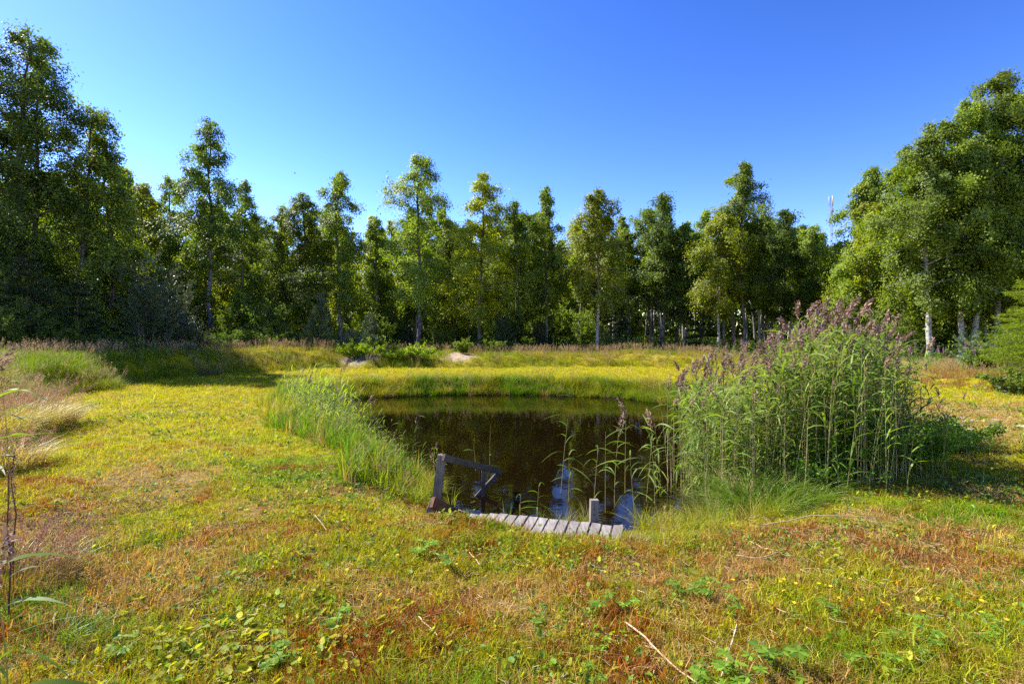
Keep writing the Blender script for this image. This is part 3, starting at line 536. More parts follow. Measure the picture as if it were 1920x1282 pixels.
# px of trunk, py of top, distance, crown radius, crown base, seed, leaf, bark, leaves, leaf size, lean, label
FT = [
 (-70, 70, 24, 2.6, .12, 1, 'leaf_d', 'barkg', 34000, .105, (0, 0), 'dark birch cut by the left edge of the photo, leftmost of all the trees'),
 (28, 30, 24, 2.6, .12, 2, 'leaf_d', 'barkg', 34000, .105, (.02, 0), 'tallest dark birch on the left, its rounded top highest against the sky'),
 (86, 96, 25.5, 2.0, .14, 3, 'leaf_d', 'barkg', 24000, .105, (0, 0), 'dark birch just right of the tallest left tree, its top a shoulder lower'),
 (150, 186, 26, 1.9, .12, 4, 'leaf_a', 'barkg', 20000, .11, (0, 0), 'dense birch with a small rounded tip on the downward slope of the left treetops'),
 (200, 248, 27, 1.5, .10, 5, 'leaf_a', 'barkg', 22000, .11, (0, 0), 'lower dark birch where the left mass of trees steps down to the middle wood'),
 (268, 336, 33, 2.0, .10, 6, 'leaf_y', 'barkg', 20000, .115, (0, 0), 'low broad birch between the left mass and the tall lone birch'),
 (318, 322, 36, 1.9, .10, 7, 'leaf_a', 'barkg', 19000, .115, (0, 0), 'birch with a flat tufted top just left of the tall lone birch'),
 (388, 205, 33, 2.0, .40, 8, 'leaf_d', 'barkg', 17000, .12, (-.01, 0), 'tall lone birch with bare grey trunk and ragged crown standing above the left wood'),
 (455, 330, 37, 1.6, .18, 9, 'leaf_a', 'barkg', 15000, .115, (.01, 0), 'slim birch with drooping tip leaning out just right of the tall lone birch'),
 (528, 385, 38, 1.3, .22, 10, 'leaf_a', 'barkg', 13000, .115, (0, 0), 'thin pointed birch with a dark stem above the left end of the sand mound'),
 (578, 353, 37, 1.5, .25, 11, 'leaf_a', 'barkg', 15000, .12, (0, 0), 'upright birch with black stem behind the pale young pine'),
 (640, 310, 36, 2.0, .30, 12, 'leaf_a', 'barkg', 17000, .12, (0, 0), 'airy birch with wide fan-shaped top right of the pale young pine'),
 (704, 398, 40, 1.5, .15, 13, 'leaf_a', 'barkg', 14000, .12, (0, 0), 'low birch filling the dip in the treetops left of the spire-topped birch'),
 (786, 280, 36, 2.3, .28, 14, 'leaf_a', 'barkg', 20000, .12, (.005, 0), 'spire-topped birch, tallest of the middle wood, with stepped side boughs'),
 (852, 402, 40, 1.5, .15, 15, 'leaf_y', 'barkg', 12000, .12, (0, 0), 'low yellowish birch close to the right side of the spire-topped birch'),
 (897, 318, 36, 2.1, .18, 16, 'leaf_y', 'barkg', 23000, .12, (.005, 0), 'full yellow-green birch with rounded shoulders above the middle of the pond'),
 (975, 366, 37, 1.9, .30, 17, 'leaf_a', 'barkg', 17000, .12, (0, 0), 'grey-green birch with a level top behind the centre of the lawn'),
 (1024, 342, 37, 1.3, .26, 18, 'leaf_a', 'barkg', 14000, .12, (0, 0), 'narrow birch with an open spiky tip just right of centre'),
 (1121, 352, 34, 2.1, .36, 19, 'leaf_y', 'bark', 19000, .12, (0, 0), 'rounded golden-green birch on one straight white trunk right of centre'),
 (1178, 448, 42, 1.6, .2, 20, 'leaf_a', 'barkg', 12000, .12, (0, 0), 'low birch in the gap between the white-trunked birch and the dark drooping one'),
 (1240, 358, 38, 1.7, .33, 21, 'leaf_d', 'barkg', 15000, .12, (-.005, 0), 'dark birch with a drooping tuft at its tip bent to the left'),
 (1284, 414, 38, 1.5, .30, 22, 'leaf_d', 'bark', 13000, .12, (0, 0), 'shorter dark birch with hanging outer twigs, right of the drooping-tipped birch'),
 (1345, 392, 35, 1.8, .34, 23, 'leaf_y', 'bark', 18000, .12, (0, 0), 'bushy yellow-green birch left of the tall leaning one'),
 (1396, 296, 36, 1.8, .34, 24, 'leaf_a', 'barkg', 19000, .12, (.018, 0), 'tall birch whose narrow top leans right above the reed bed'),
 (1424, 400, 37, 1.7, .36, 25, 'leaf_a', 'bark', 15000, .12, (0, 0), 'dense birch tucked against the right side of the tall leaning one'),
 (1468, 385, 38, 1.6, .32, 26, 'leaf_d', 'barkg', 15000, .12, (0, 0), 'greyish birch left of the distant radio mast'),
 (1524, 424, 38, 1.5, .30, 27, 'leaf_a', 'barkg', 14000, .12, (0, 0), 'low open birch directly left of the radio mast'),
 (1640, 302, 32, 2.0, .22, 28, 'leaf_a', 'barkg', 26000, .115, (0, 0), 'broad birch just right of the radio mast'),
 (1690, 262, 28, 1.9, .24, 29, 'leaf_a', 'bark', 24000, .11, (.01, 0), 'birch with windblown upper twigs halfway up the right treetop slope'),
 (1746, 222, 25, 2.5, .26, 30, 'leaf_a', 'bark', 42000, .105, (.01, 0), 'big pale green birch on a thick white trunk behind the right end of the reeds'),
 (1801, 262, 25, 2.0, .28, 31, 'leaf_a', 'bark', 26000, .105, (0, 0), 'birch on the left stem of the white trunk pair at the right'),
 (1826, 180, 25.5, 2.2, .30, 32, 'leaf_a', 'bark', 34000, .105, (.01, 0), 'birch on the thicker right stem of the white trunk pair'),
 (1866, 118, 26, 2.7, .22, 33, 'leaf_a', 'bark', 48000, .105, (.01, 0), 'tallest birch on the right, its ragged top near the upper right corner'),
 (1945, 135, 25, 2.8, .12, 34, 'leaf_a', 'bark', 46000, .105, (0, 0), 'big dark green birch cut by the right edge of the photo'),
 (1588, 490, 30, 1.3, .15, 35, 'leaf_b', 'barkg', 9000, .11, (0, 0), 'young yellow-green birch in front of the broad birch right of the mast'),
]
for i, (px, py, Yd, Rr, cb, sd, lf, bk, nl, ls, ln, lab) in enumerate(FT):
    x0 = wx(px, Yd); z0 = hz1(x0, Yd); H = (HOR - py) / FPX * Yd + CAMZ - z0
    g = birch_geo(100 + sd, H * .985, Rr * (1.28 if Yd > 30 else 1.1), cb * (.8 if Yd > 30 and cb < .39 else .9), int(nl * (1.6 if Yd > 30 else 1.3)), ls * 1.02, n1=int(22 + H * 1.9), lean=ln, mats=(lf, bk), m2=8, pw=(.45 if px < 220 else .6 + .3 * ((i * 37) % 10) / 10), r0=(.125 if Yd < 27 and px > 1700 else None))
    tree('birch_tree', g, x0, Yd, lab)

SHORT = ['left-edge dark birch', 'tallest left birch', 'shoulder birch of the left trees', 'small-tipped left birch', 'lower dark left birch', 'low broad birch', 'flat-topped birch', 'tall lone birch', 'slim drooping birch',
 'thin pointed birch', 'black-stemmed birch', 'fan-topped birch', 'low birch left of the spire', 'spire-topped birch', 'low yellowish birch', 'full yellow-green birch', 'level-topped birch', 'spiky narrow birch', 'white-trunked golden birch',
 'low gap birch', 'birch with drooping tip', 'shorter dark birch', 'bushy yellow-green birch', 'tall leaning birch', 'dense birch by the leaning one', 'greyish birch', 'open birch left of the mast', 'broad birch right of the mast', 'windblown birch',
 'big birch on thick white trunk', 'left stem of the white pair', 'right stem of the white pair', 'tallest right birch', 'right-edge green birch', 'young yellow-green birch']
# wood behind: shared shapes, each tree its own object
BG = [birch_geo(300 + i, 13, [1.8, 2.0, 2.3, 1.7, 2.1, 1.9][i], [.40, .24, .28, .44, .30, .2][i], 16000, .155, n1=34, m2=6, mats=(['leaf_a', 'leaf_y', 'leaf_a', 'leaf_a', 'leaf_d', 'leaf_y'][i], ['bark', 'barkg'][i % 2]), twigs=False) for i in range(6)]
r = rng_(55); rows = []
for tries in range(4000):
    if len(rows) >= 262: break
    Yd = 30 + 55 * r.random() ** 1.5; a = r.uniform(-1.12, 1.12); x0 = a * Yd; px = 960 + a * 960
    if Yd < 38 and 250 < px < 1560: continue
    if Yd < 41 and px < 250 and Yd < 29: continue
    if field_sd([x0], [Yd])[0] < 8: continue
    if any((x0 - q[0]) ** 2 + (Yd - q[1]) ** 2 < (1.7 if Yd < 55 else 4) for q in rows): continue
    rows.append((x0, Yd))
for x0, Yd in rows:
    px = 960 + x0 / Yd * 960; g = BG[r.integers(0, 6)] if not 1130 < px < 1570 else BG[[0, 3, 0, 3, 4][r.integers(0, 5)]]; edge = 1.12 if (px < 230 or px > 1620) else .88
    tp = (385 if px < 520 else 400) if 250 < px < 1560 else (330 if Yd < 45 else 390)
    Hh = min(14.5, (HOR - tp) / FPX * Yd + 1.3) * r.uniform(.82, 1.06)
    if 1525 < px < 1595: Hh = min(Hh, (HOR - 455) / FPX * Yd + 1.3)
    z0 = hz1(x0, Yd); e = link('birch_tree', None, loc=(x0, Yd, z0), rot=(0, 0, r.uniform(0, 6.28)), scl=Hh / 13)
    j = min(range(len(FT)), key=lambda q: abs(FT[q][0] - px))
    side = 'left' if px < FT[j][0] else 'right'; bk_ = 'pale' if g in (BG[0], BG[2], BG[4]) else 'grey'; fx = SHORT[j]
    dd = 'close behind' if Yd < 50 else ('some way behind' if Yd < 66 else 'far behind')
    tag(e, 'slender %s birch %s, %s of the %s' % (bk_, dd, side, fx), 'birch tree', 'birches %s and %s of the %s, %s' % (dd, side, fx, bk_))
    link('trunk', g[0], e); link('crown', g[1], e)
# far wood closing the view
n = 110000; a = R0.uniform(-1.35, 1.35, n); yy = R0.uniform(84, 104, n); hh = R0.random(n) ** 1.25 * (10.5 + 3 * fbm(a * 30, a * 7, 3)); C = np.stack([a * yy, yy, .5 + hh], 1)
V, F = leaves(C, .75 * R0.uniform(.5, 1.3, n), R0, down=.2); fw = mk('far_wood', [(V, F, 0, R0.random(n))], [M['leaf_d']])
tag(link('far_wood', fw), 'dark far wood seen as one mass between the farthest trunks', 'wood', kind='stuff')

# understorey: conifers and bushes
def con(name, px, py, Yd, R, seed, mat, label, cat, nn=9000, **k):
    x0 = wx(px, Yd); z0 = hz1(x0, Yd); H = (HOR - py) / FPX * Yd + CAMZ - z0
    tree(name, conifer_geo(seed, H, R, nn, mats=(mat, 'barkp'), **k), x0, Yd, label, cat, z=z0)
con('young_pine', 600, 545, 29, 1.0, 401, 'needle', 'pale blue-green young pine in front of the wood, left of centre', 'pine tree', 12000, nl=.13, nw=.022, up=.7)
con('young_pine', 698, 584, 31, .75, 402, 'needle', 'small young pine just right of the pale one, behind the light bushes', 'pine tree', 7000, nl=.13, nw=.022, up=.7)
con('young_pine', 272, 535, 25, 1.5, 403, 'needle', 'dark bushy young pine at the foot of the left trees', 'pine tree', 16000, nl=.14, nw=.022, up=.7, pw=.55)
con('young_pine', 942, 590, 33, .9, 404, 'needle_d', 'little dark pine among the shadows above the middle of the lawn', 'pine tree', 7000, nl=.13, nw=.024, up=.7)
con('spruce_tree', 1160, 552, 37, 1.7, 405, 'needle_d', 'dark spruce right of the straight white trunk', 'spruce tree', 16000, nl=.16, nw=.03, up=.05)
con('spruce_tree', 1312, 560, 38, 1.6, 406, 'needle_d', 'dark spruce with flat bough layers between the thin trunks left of the reeds', 'spruce tree', 9000, nl=.16, nw=.03, up=.0, step=.42)
con('young_pine', 765, 600, 34, .8, 407, 'needle_d', 'dark little pine under the spire-topped birch', 'pine tree', 6000, nl=.13, nw=.024, up=.7)
con('spruce_tree', 60, 470, 22, 1.9, 408, 'needle_d', 'black-green spruce in deep shade at the far left of the wood', 'spruce tree', 22000, nl=.15, nw=.026, up=.1)
con('spruce_tree', 150, 520, 23, 1.5, 409, 'needle_d', 'smaller shaded spruce right of the far left one', 'spruce tree', 16000, nl=.15, nw=.026, up=.1)
con('young_pine', 1816, 622, 19, .8, 410, 'needle', 'fresh green young pine in front of the pair of white trunks', 'pine tree', 7000, nl=.11, nw=.014, up=.8)
con('larch_tree', 1932, 515, 15.5, 1.15, 411, 'leaf_b', 'feathery bright yellow-green larch at the right edge of the photo', 'larch tree', 30000, nl=.085, nw=.016, up=.15, feather=True, step=.16, per=8, pw=.45, lowest=.04)
con('young_pine', 1010, 598, 36, .8, 412, 'needle_d', 'low pine beside the slim dark stem right of centre', 'pine tree', 6000, nl=.13, nw=.024, up=.7)
def bsh(px, py, Yd, R, seed, mat, label, nl=7000, ls=.085, ns=16, name='leafy_bush', cat='bush', asp=.5, **k):
    x0 = wx(px, Yd); z0 = hz1(x0, Yd); H = max(.3, (HOR - py) / FPX * Yd + CAMZ - z0)
    tree(name, bush_geo(seed, H, R, nl, ls, mat, ns=ns, asp=asp, **k), x0, Yd, label, cat, z=z0, names=('stems', 'foliage'))
bsh(300, 470, 27, 1.9, 501, 'leaf_w', 'tall silvery willow glinting left of the lone birch', 17000, .095, 24, 'willow_bush')
bsh(235, 450, 29.5, 2.0, 502, 'leaf_y', 'tall green willow thicket under the stepped left treetops', 17000, .10, 24, 'willow_bush')
bsh(180, 540, 24.5, .9, 503, 'leaf_b', 'glowing yellow-green sapling in the dark left wood', 3500, .11, 10)
bsh(340, 560, 27, 1.2, 504, 'leaf_w', 'rounded willow bush at the foot of the lone grey birch trunk', 8000, .09, 18, 'willow_bush')
bsh(344, 640, 23, .6, 505, 'leaf_w', 'small pale sparkling bush at the right end of the shaded mound', 2600, .07, 10)
bsh(450, 560, 32, 1.8, 506, 'leaf_a', 'green thicket right of the lone grey birch trunk', 11000, .10, 22)
bsh(505, 590, 29, 1.3, 507, 'leaf_d', 'dark rounded bush behind the left end of the grassy mound', 8000, .085, 18)
bsh(420, 600, 28, 1.2, 508, 'leaf_d', 'dark bush behind the sand strip left of the lawn', 7000, .085, 16)
bsh(560, 610, 31, 1.1, 509, 'leaf_d', 'low dark bush left of the pale young pine', 6000, .085, 16)
bsh(655, 612, 28.5, .9, 510, 'leaf_w', 'greyish bush between the two young pines', 5000, .08, 14)
bsh(672, 632, 27.4, 1.35, 511, 'leaf_b', 'sunny lime-green bush above the left sand patch', 8500, .075, 20)
bsh(735, 640, 27.6, 1.0, 512, 'leaf_b', 'low lime-green bush, second of the sunny row from the left', 6000, .075, 18)
bsh(785, 640, 27.6, 1.1, 513, 'leaf_b', 'low lime-green bush at the right end of the sunny row', 6500, .075, 18)
bsh(870, 632, 30, 1.0, 514, 'leaf_a', 'leafy bush with reddish shoots behind the middle sand patch', 5000, .08, 14)
bsh(925, 628, 31, .8, 515, 'leaf_a', 'small mid-green bush right of the middle sand patch', 4000, .08, 14)
bsh(1090, 560, 39, 1.9, 516, 'leaf_a', 'green thicket just left of the straight white trunk', 10000, .11, 20)
bsh(1030, 610, 37, 1.3, 517, 'leaf_d', 'dark bush between the slim stems right of centre', 6000, .09, 16)
bsh(830, 600, 36, 1.6, 518, 'leaf_d', 'dark bush in the shade right of the spire-topped birch', 8000, .10, 18)
bsh(1610, 500, 31, 2.0, 519, 'leaf_y', 'rounded yellow-green thicket under the broad birch right of the mast', 14000, .105, 22)
bsh(1690, 560, 27, 1.5, 520, 'leaf_a', 'shaded green thicket left of the thick white trunk', 9000, .10, 20)
bsh(1862, 650, 18, .8, 521, 'leaf_a', 'leafy green bush at the foot of the feathery larch', 7000, .075, 18)
bsh(1900, 685, 15, .9, 522, 'leaf_a', 'low nettle-like green bush in front of the larch', 7000, .07, 20)
bsh(1960, 560, 19, 1.8, 523, 'leaf_d', 'dark bush behind the larch at the right edge', 10000, .09, 20)
bsh(80, 560, 21, 1.8, 524, 'leaf_d', 'dark leafy bush under the tallest left birch', 12000, .085, 22)
bsh(0, 520, 21, 1.9, 525, 'leaf_d', 'dark leafy bush at the very left edge of the wood', 12000, .085, 22)
bsh(160, 610, 21, 1.2, 526, 'leaf_d', 'low shaded bush behind the left mound', 7000, .075, 18)
bsh(250, 630, 21.5, .9, 527, 'leaf_d', 'low dark bush behind the shaded purple flowers', 5000, .07, 16)
# more thicket inside the wood (shared shapes)
TB = [bush_geo(540 + i, 4.2, 1.9, 9500, .14, ['leaf_d', 'leaf_a', 'leaf_d'][i], ns=18, asp=.6) for i in range(3)]
r = rng_(77)
for i in range(130):
    Yd = r.uniform(36, 80); a = r.uniform(-1.1, 1.1); px = 960 + a * 960
    if r.random() < (.97 if 1150 < px < 1570 and Yd < 66 else .05): continue
    if px < 500 and r.random() < .5: Yd = r.uniform(30, 40)
    x0 = a * Yd
    if field_sd([x0], [Yd])[0] < 5: continue
    g = TB[r.integers(0, 3)]; e = tree('leafy_bush', g, x0, Yd, 'shaded thicket bush standing deep among the trunks', 'bush', 'thicket bushes deeper in the wood', r.uniform(0, 6.28), r.uniform(.55, 1.35) * (1.3 if px < 600 else 1), names=('stems', 'foliage'))

# ------------------------------------------------------------------ radio mast
mat_metal = leafmat('mast_metal', (.20, .17, .20), (.30, .26, .28), trans=0, rough=.5)
mat_pan = leafmat('antenna_panel', (.42, .40, .37), (.50, .48, .45), trans=0, rough=.5)
mat_red = leafmat('mast_red', (.34, .15, .13), (.36, .17, .15), trans=0, rough=.5)
Ym = 230.; xm = wx(1559, Ym); zt = (HOR - 366) / FPX * Ym + CAMZ
mast = link('radio_mast', None, loc=(xm, Ym, 0)); tag(mast, 'slim lattice radio mast with white antenna panels rising far behind the trees', 'mast')
pp = []
w_ = .42
cs = [(w_ * math.cos(q), w_ * math.sin(q)) for q in (0.3, 2.39, 4.49)]
for cx, cy in cs: pp.append(tubes(np.array([[cx, cy, 0], [cx, cy, zt - 1]]), np.array([.08, .08]), 5) + (0, .5))
zs = np.arange(20, zt - 2, 1.3)
for j, zq in enumerate(zs):
    for q in range(3):
        a, b = cs[q], cs[(q + 1) % 3]; pp.append(tubes(np.array([[a[0], a[1], zq], [b[0], b[1], zq + 1.3]]), np.array([.04, .04]), 4) + (0, .5))
link('lattice_tower', mk('lattice_tower', pp, [mat_metal]), mast)
for q in (0, 1, 2):
    a = q * 2.09 + .5; V, F = box((.95 * math.cos(a), .95 * math.sin(a), zt - 2.6), (math.cos(a), math.sin(a), 0), (-math.sin(a), math.cos(a), 0), (0, 0, 1), .22, .42, 4.2)
    link('antenna_panel', mk('antenna_panel', [(V, F, 0, .5)], [mat_pan]), mast)
V, F = box((0.1, 0, zt - 7.4), (1, 0, 0), (0, 1, 0), (0, 0, 1), .45, .45, 2.6); link('equipment_box', mk('equipment_box', [(V, F, 0, .5)], [mat_red]), mast)
V, F = box((.75, 0, zt - 6.9), (1, 0, 0), (0, 1, 0), (0, 0, 1), .5, .5, 1.6); link('equipment_box', mk('equipment_box', [(V, F, 0, .5)], [mat_pan]), mast)
pp = [box((0, 0, zt - 12.2), (1, 0, 0), (0, 1, 0), (0, 0, 1), 2.2, 1.6, .35) + (0, .5), box((-1.2, 0, zt - 11.9), (1, 0, .45), (0, 1, 0), (-.45, 0, 1), 2.2, .3, .25) + (0, .5)]
link('platform', mk('platform', pp, [mat_metal]), mast)
for q in (2.9, 4.9, 6.9 + .2):
    link('guy_wire', mk('guy_wire', [tubes(np.array([[-1.3 if q < 3 else 0, 0, zt - 12.4], [24 * math.cos(q), 24 * math.sin(q), 0]]), np.array([.045, .045]), 4) + (0, .5)], [mat_metal]), mast)

# ------------------------------------------------------------------ walkway, stairs, post
dock = link('wooden_walkway', None, loc=(DC[0], DC[1], -.42)); tag(dock, 'narrow walkway of grey weathered boards set into the near bank of the pond', 'walkway')
npl = 15; r = rng_(5)
for i in range(npl):
    a = (i - (npl - 1) / 2) * .1135; c = DU * -a; j = r.normal(0, .010, 2); zz = .118 + r.normal(0, .003)
    if i < 4: zz -= .008 * (4 - i)
    ln = .27; p0 = (c[0] - DV[0] * (ln + j[0]), c[1] - DV[1] * (ln + j[0]), zz - .016); p1 = (c[0] + DV[0] * (ln + j[1]), c[1] + DV[1] * (ln + j[1]), zz)
    timber('plank', p0, p1, .1, .026, M['plank'], dock, side=(DU[0], DU[1], r.normal(0, .02)), bev=.004)
for b in (-.16, .16):
    p = DV * b; timber('beam', (p[0] - DU[0] * .84, p[1] - DU[1] * .84, .065), (p[0] + DU[0] * .84, p[1] + DU[1] * .84, .055), .05, .07, M['darkwood'], dock, side=(DV[0], DV[1], 0))
po = link('wooden_post', None, loc=(.86, 5.43, -.95)); tag(po, 'short square grey post standing at the water side of the walkway', 'post')
timber('post', (0, 0, 0), (.012, 0, .89), .092, .075, M['post'], po, side=(1, .1, 0), bev=.005)
for zz in (.80, .74):
    V, F = tubes(np.array([[.006, -.0365, zz], [.006, -.0415, zz]]), np.array([.009, .009]), 8); V = np.vstack([V, [[.006, -.0415, zz]]])
    F2 = np.array([(8 + q, 8 + (q + 1) % 8, 16) for q in range(8)])
    link('bolt_hole', mk('bolt_hole', [(V, F, 0, .5), (V, F2, 0, .5)], [M['darkwood']]), po)
st = link('wooden_stairs', None, loc=(-.9, 6.25, -.4)); tag(st, 'sunken wooden stairs with a leaning handrail going down into the dark water', 'stairs')
def sp(x, y, z): return (x + .9, y - 6.25, z + .4)
timber('rail_post', sp(-.955, 6.30, -.62), sp(-.855, 6.25, .22), .105, .06, M['post'], st, side=(1, 0, -.1))
timber('handrail', sp(-.83, 6.20, .20), sp(-.17, 7.55, -.335), .045, .085, M['darkwood'], st, side=(1, -.5, 0))
timber('rail_post', sp(-.405, 7.22, -1.3), sp(-.405, 7.22, -.20), .055, .05, M['darkwood'], st)
timber('brace', sp(-.215, 7.56, -.37), sp(-.56, 7.2, -.66), .04, .055, M['darkwood'], st, side=(0, 1, 0))
timber('stringer', sp(-.93, 5.98, -.27), sp(-.38, 7.0, -.98), .05, .13, M['redwood'], st, side=(1, -.5, 0))
timber('stringer', sp(-.28, 6.05, -.50), sp(-.02, 6.95, -.95), .05, .13, M['redwood'], st, side=(1, -.3, 0))
timber('tread', sp(-.78, 6.55, -.66), sp(-.20, 6.32, -.66), .17, .035, M['redwood'], st, side=(0, 1, 0))
timber('tread', sp(-.62, 6.95, -.80), sp(-.08, 6.72, -.80), .17, .035, M['redwood'], st, side=(0, 1, 0))
timber('block', sp(-.98, 6.02, -.42), sp(-.91, 6.06, -.26), .085, .07, M['plank'], st, side=(1, 0, -.5))

# ------------------------------------------------------------------ reeds
def reed_parts(seed, H=2., plume=True, nleaf=9, dirb=0., stem=.0042, lw=.017, lo=.25, dead=.0, ll=(.26, .46), el=(.35, 1.25), ps=1., dr=(.25, 1.05)):
    r = rng_(seed); k = 7; t = np.linspace(0, 1, k); bd = r.normal(0, .05, 2)
    T = np.zeros((k, 3)); T[:, 0] = bd[0] * H * t ** 2; T[:, 1] = bd[1] * H * t ** 2; T[:, 2] = H * t - .05
    st_ = tubes(T, stem * (1 - .65 * t), 5) + (0, r.random() * .5 + dead)
    tl = np.linspace(lo, .93, nleaf) + r.normal(0, .015, nleaf); B = np.stack([np.interp(tl, t, T[:, j]) for j in range(3)], 1)
    az = dirb + np.where(np.arange(nleaf) % 2, np.pi, 0) * (r.random(nleaf) < .55) + r.normal(0, .7, nleaf)
    L = r.uniform(*ll, nleaf); segs = 5; tt = np.linspace(0, 1, segs + 1); elev = r.uniform(*el, nleaf); d = np.stack([np.cos(az), np.sin(az), 0 * az], 1)
    P = B[:, None] + d[:, None] * (L[:, None] * (np.cos(elev)[:, None] * tt + .35 * tt ** 2))[..., None]; P[..., 2] += L[:, None] * (np.sin(elev)[:, None] * tt - r.uniform(*dr, nleaf)[:, None] * tt ** 2.2)
    sv = np.stack([-np.sin(az), np.cos(az), r.normal(0, .5, nleaf)], 1); sv = unit(sv); wd = lw * np.maximum(np.sin(np.pi * np.clip(tt * .88 + .12, 0, 1)) ** .7, .05) * .5
    V = np.stack([P - sv[:, None] * wd[:, None], P + sv[:, None] * wd[:, None]], 2); idx = np.arange(nleaf * (segs + 1) * 2).reshape(nleaf, segs + 1, 2)
    F = np.stack([idx[:, :-1, 0], idx[:, :-1, 1], idx[:, 1:, 1], idx[:, 1:, 0]], -1).reshape(-1, 4); lv = (V.reshape(-1, 3), F, 1, np.repeat(r.random(nleaf), segs))
    out = [st_, lv]
    if plume:
        n = 70; a0 = dirb + r.normal(0, .8); q = r.random(n); c = T[-1] + ps * np.stack([np.cos(a0) * .11 * q ** 1.5, np.sin(a0) * .11 * q ** 1.5, q * .25 - .03], 1) + r.normal(0, 1, (n, 3)) * (ps * .022 * np.sin(np.pi * (q * .85 + .1)))[:, None]
        a = unit(np.stack([np.cos(a0) * np.ones(n), np.sin(a0) * np.ones(n), r.uniform(-.3, 1.4, n)], 1) + r.normal(0, .35, (n, 3))); b = unit(np.cross(a, r.normal(size=(n, 3)))); l = r.uniform(.035, .075, n)[:, None]
        V = np.stack([c, c + a * l * .5 + b * .008, c + a * l, c + a * l * .5 - b * .008], 1).reshape(-1, 3); out.append((V, np.arange(4 * n).reshape(n, 4), 2, r.random(n)))
    return out
RM = [M['reedstem'], M['reedleaf'], M['plume']]
M['reedleaf_y'] = leafmat('low_reed_leaf', (.110, .210, .010), (.340, .430, .050), trans=.5, rough=.55, spec=.15, tr_tint=(1.3, 1.3, .4)); RM2 = [M['reedstem'], M['reedleaf_y'], M['plume']]
RP = [mk('reed', reed_parts(600 + i, 2.0, True, 9, dirb=.2, lo=.35, lw=.025, ll=(.25, .46), el=(.7, 1.4), ps=.72, dr=(.1, .9)), RM) for i in range(5)] + [mk('reed', reed_parts(610 + i, 1.8, False, 10, dirb=.2, lo=.2, lw=.026, ll=(.25, .46), el=(.7, 1.4), dr=(.1, .8)), RM) for i in range(3)] + \
     [mk('reed', reed_parts(620 + i, 1.6, False, 2, dirb=.2, lo=.3, dead=.5, stem=.0055), RM) for i in range(3)]
# the big bed on the right of the pond
n = 10500; x = R0.uniform(1.6, 9, n); y = R0.uniform(5.6, 13.5, n)
def bedden(x, y):
    px = 960 + x / y * 960
    a = np.exp(-(((x - 4.25) / 1.4) ** 2 + ((y - 7.6) / 1.25) ** 2) ** 2)          # dense tall core
    b = np.exp(-(((x - 3.0) / .75) ** 2 + ((y - 7.3) / 1.0) ** 2) ** 2) * .55       # thinner left end by the water
    c = np.exp(-(((x - 5.9) / 1.0) ** 2 + ((y - 9.6) / 1.6) ** 2) ** 2) * .55
    d = np.exp(-(((x - 4.1) / 1.2) ** 2 + ((y - 9.6) / 2.0) ** 2) ** 2) * .4
    return np.maximum.reduce([a, b, c, d])
dn = bedden(x, y); k = (R0.random(n) < dn) & (pond_sd(x, y) > -1.0); x, y, dn = x[k], y[k], dn[k]; n = len(x)
px = 960 + x / y * 960
topz = np.interp(px, [1200, 1270, 1340, 1400, 1450, 1500, 1550, 1620, 1660, 1700, 1740, 1800], [.95, 1.08, 1.15, 1.3, 1.6, 1.85, 1.92, 1.85, 1.75, 1.5, 1.2, .9])
zg = np.maximum(hz(x, y), -1.1); zb = zg; sc = (topz - zb) / 2.1 * (.86 + .34 * fbm(x * 1.8, y * 1.8, 71)) * (1.03 - .45 * R0.random(n) ** 1.4)
idx = R0.choice(11, n, p=[.045, .045, .045, .045, .045, .155, .155, .155, .10, .10, .11])
scatter('reed_bed', np.stack([x, y, zb], 1), np.stack([R0.normal(0, .055, n), R0.normal(.02, .06, n), R0.normal(0, 1.2, n)], 1), sc, idx, np.ones((n, 3)), RP, 'tall dense bed of reeds with purple-brown plumes on the right side of the pond', 'reed bed')
# lower reed and grass bed on the left bank
n = 2600; x = R0.uniform(-6.8, -1.0, n); y = R0.uniform(7.2, 15.5, n); s = pond_sd(x, y)
k = (s > -.7) & (s < .9) & (R0.random(n) < np.clip((y - 6.9) / 3, 0, 1) * .85 * np.where(s < -.2, .45, 1)); x, y = x[k], y[k]; n = len(x)
px = 960 + x / y * 960; topz = np.interp(px, [480, 520, 560, 620, 660, 700, 760, 800], [.55, .72, .80, .78, .50, .15, -.1, -.2]); zb = np.maximum(hz(x, y), -.9)
RL = [mk('reed', reed_parts(640 + i, 1.3, i == 0, 8, dirb=.2, lo=.2, lw=.017, ll=(.2, .36), el=(.75, 1.4), dr=(.1, .9)), RM2) for i in range(5)]
scatter('low_reed_bed', np.stack([x, y, zb], 1), np.stack([R0.normal(0, .08, n), R0.normal(.05, .08, n), R0.normal(0, .9, n)], 1), np.clip((topz - zb) / 1.4 * R0.uniform(.5, 1.08, n), .25, 1.2), R0.choice(5, n, p=[.06, .24, .24, .23, .23]), np.ones((n, 3)), RL, 'lower pale green reeds crowding the left bank of the pond', 'reed bed')

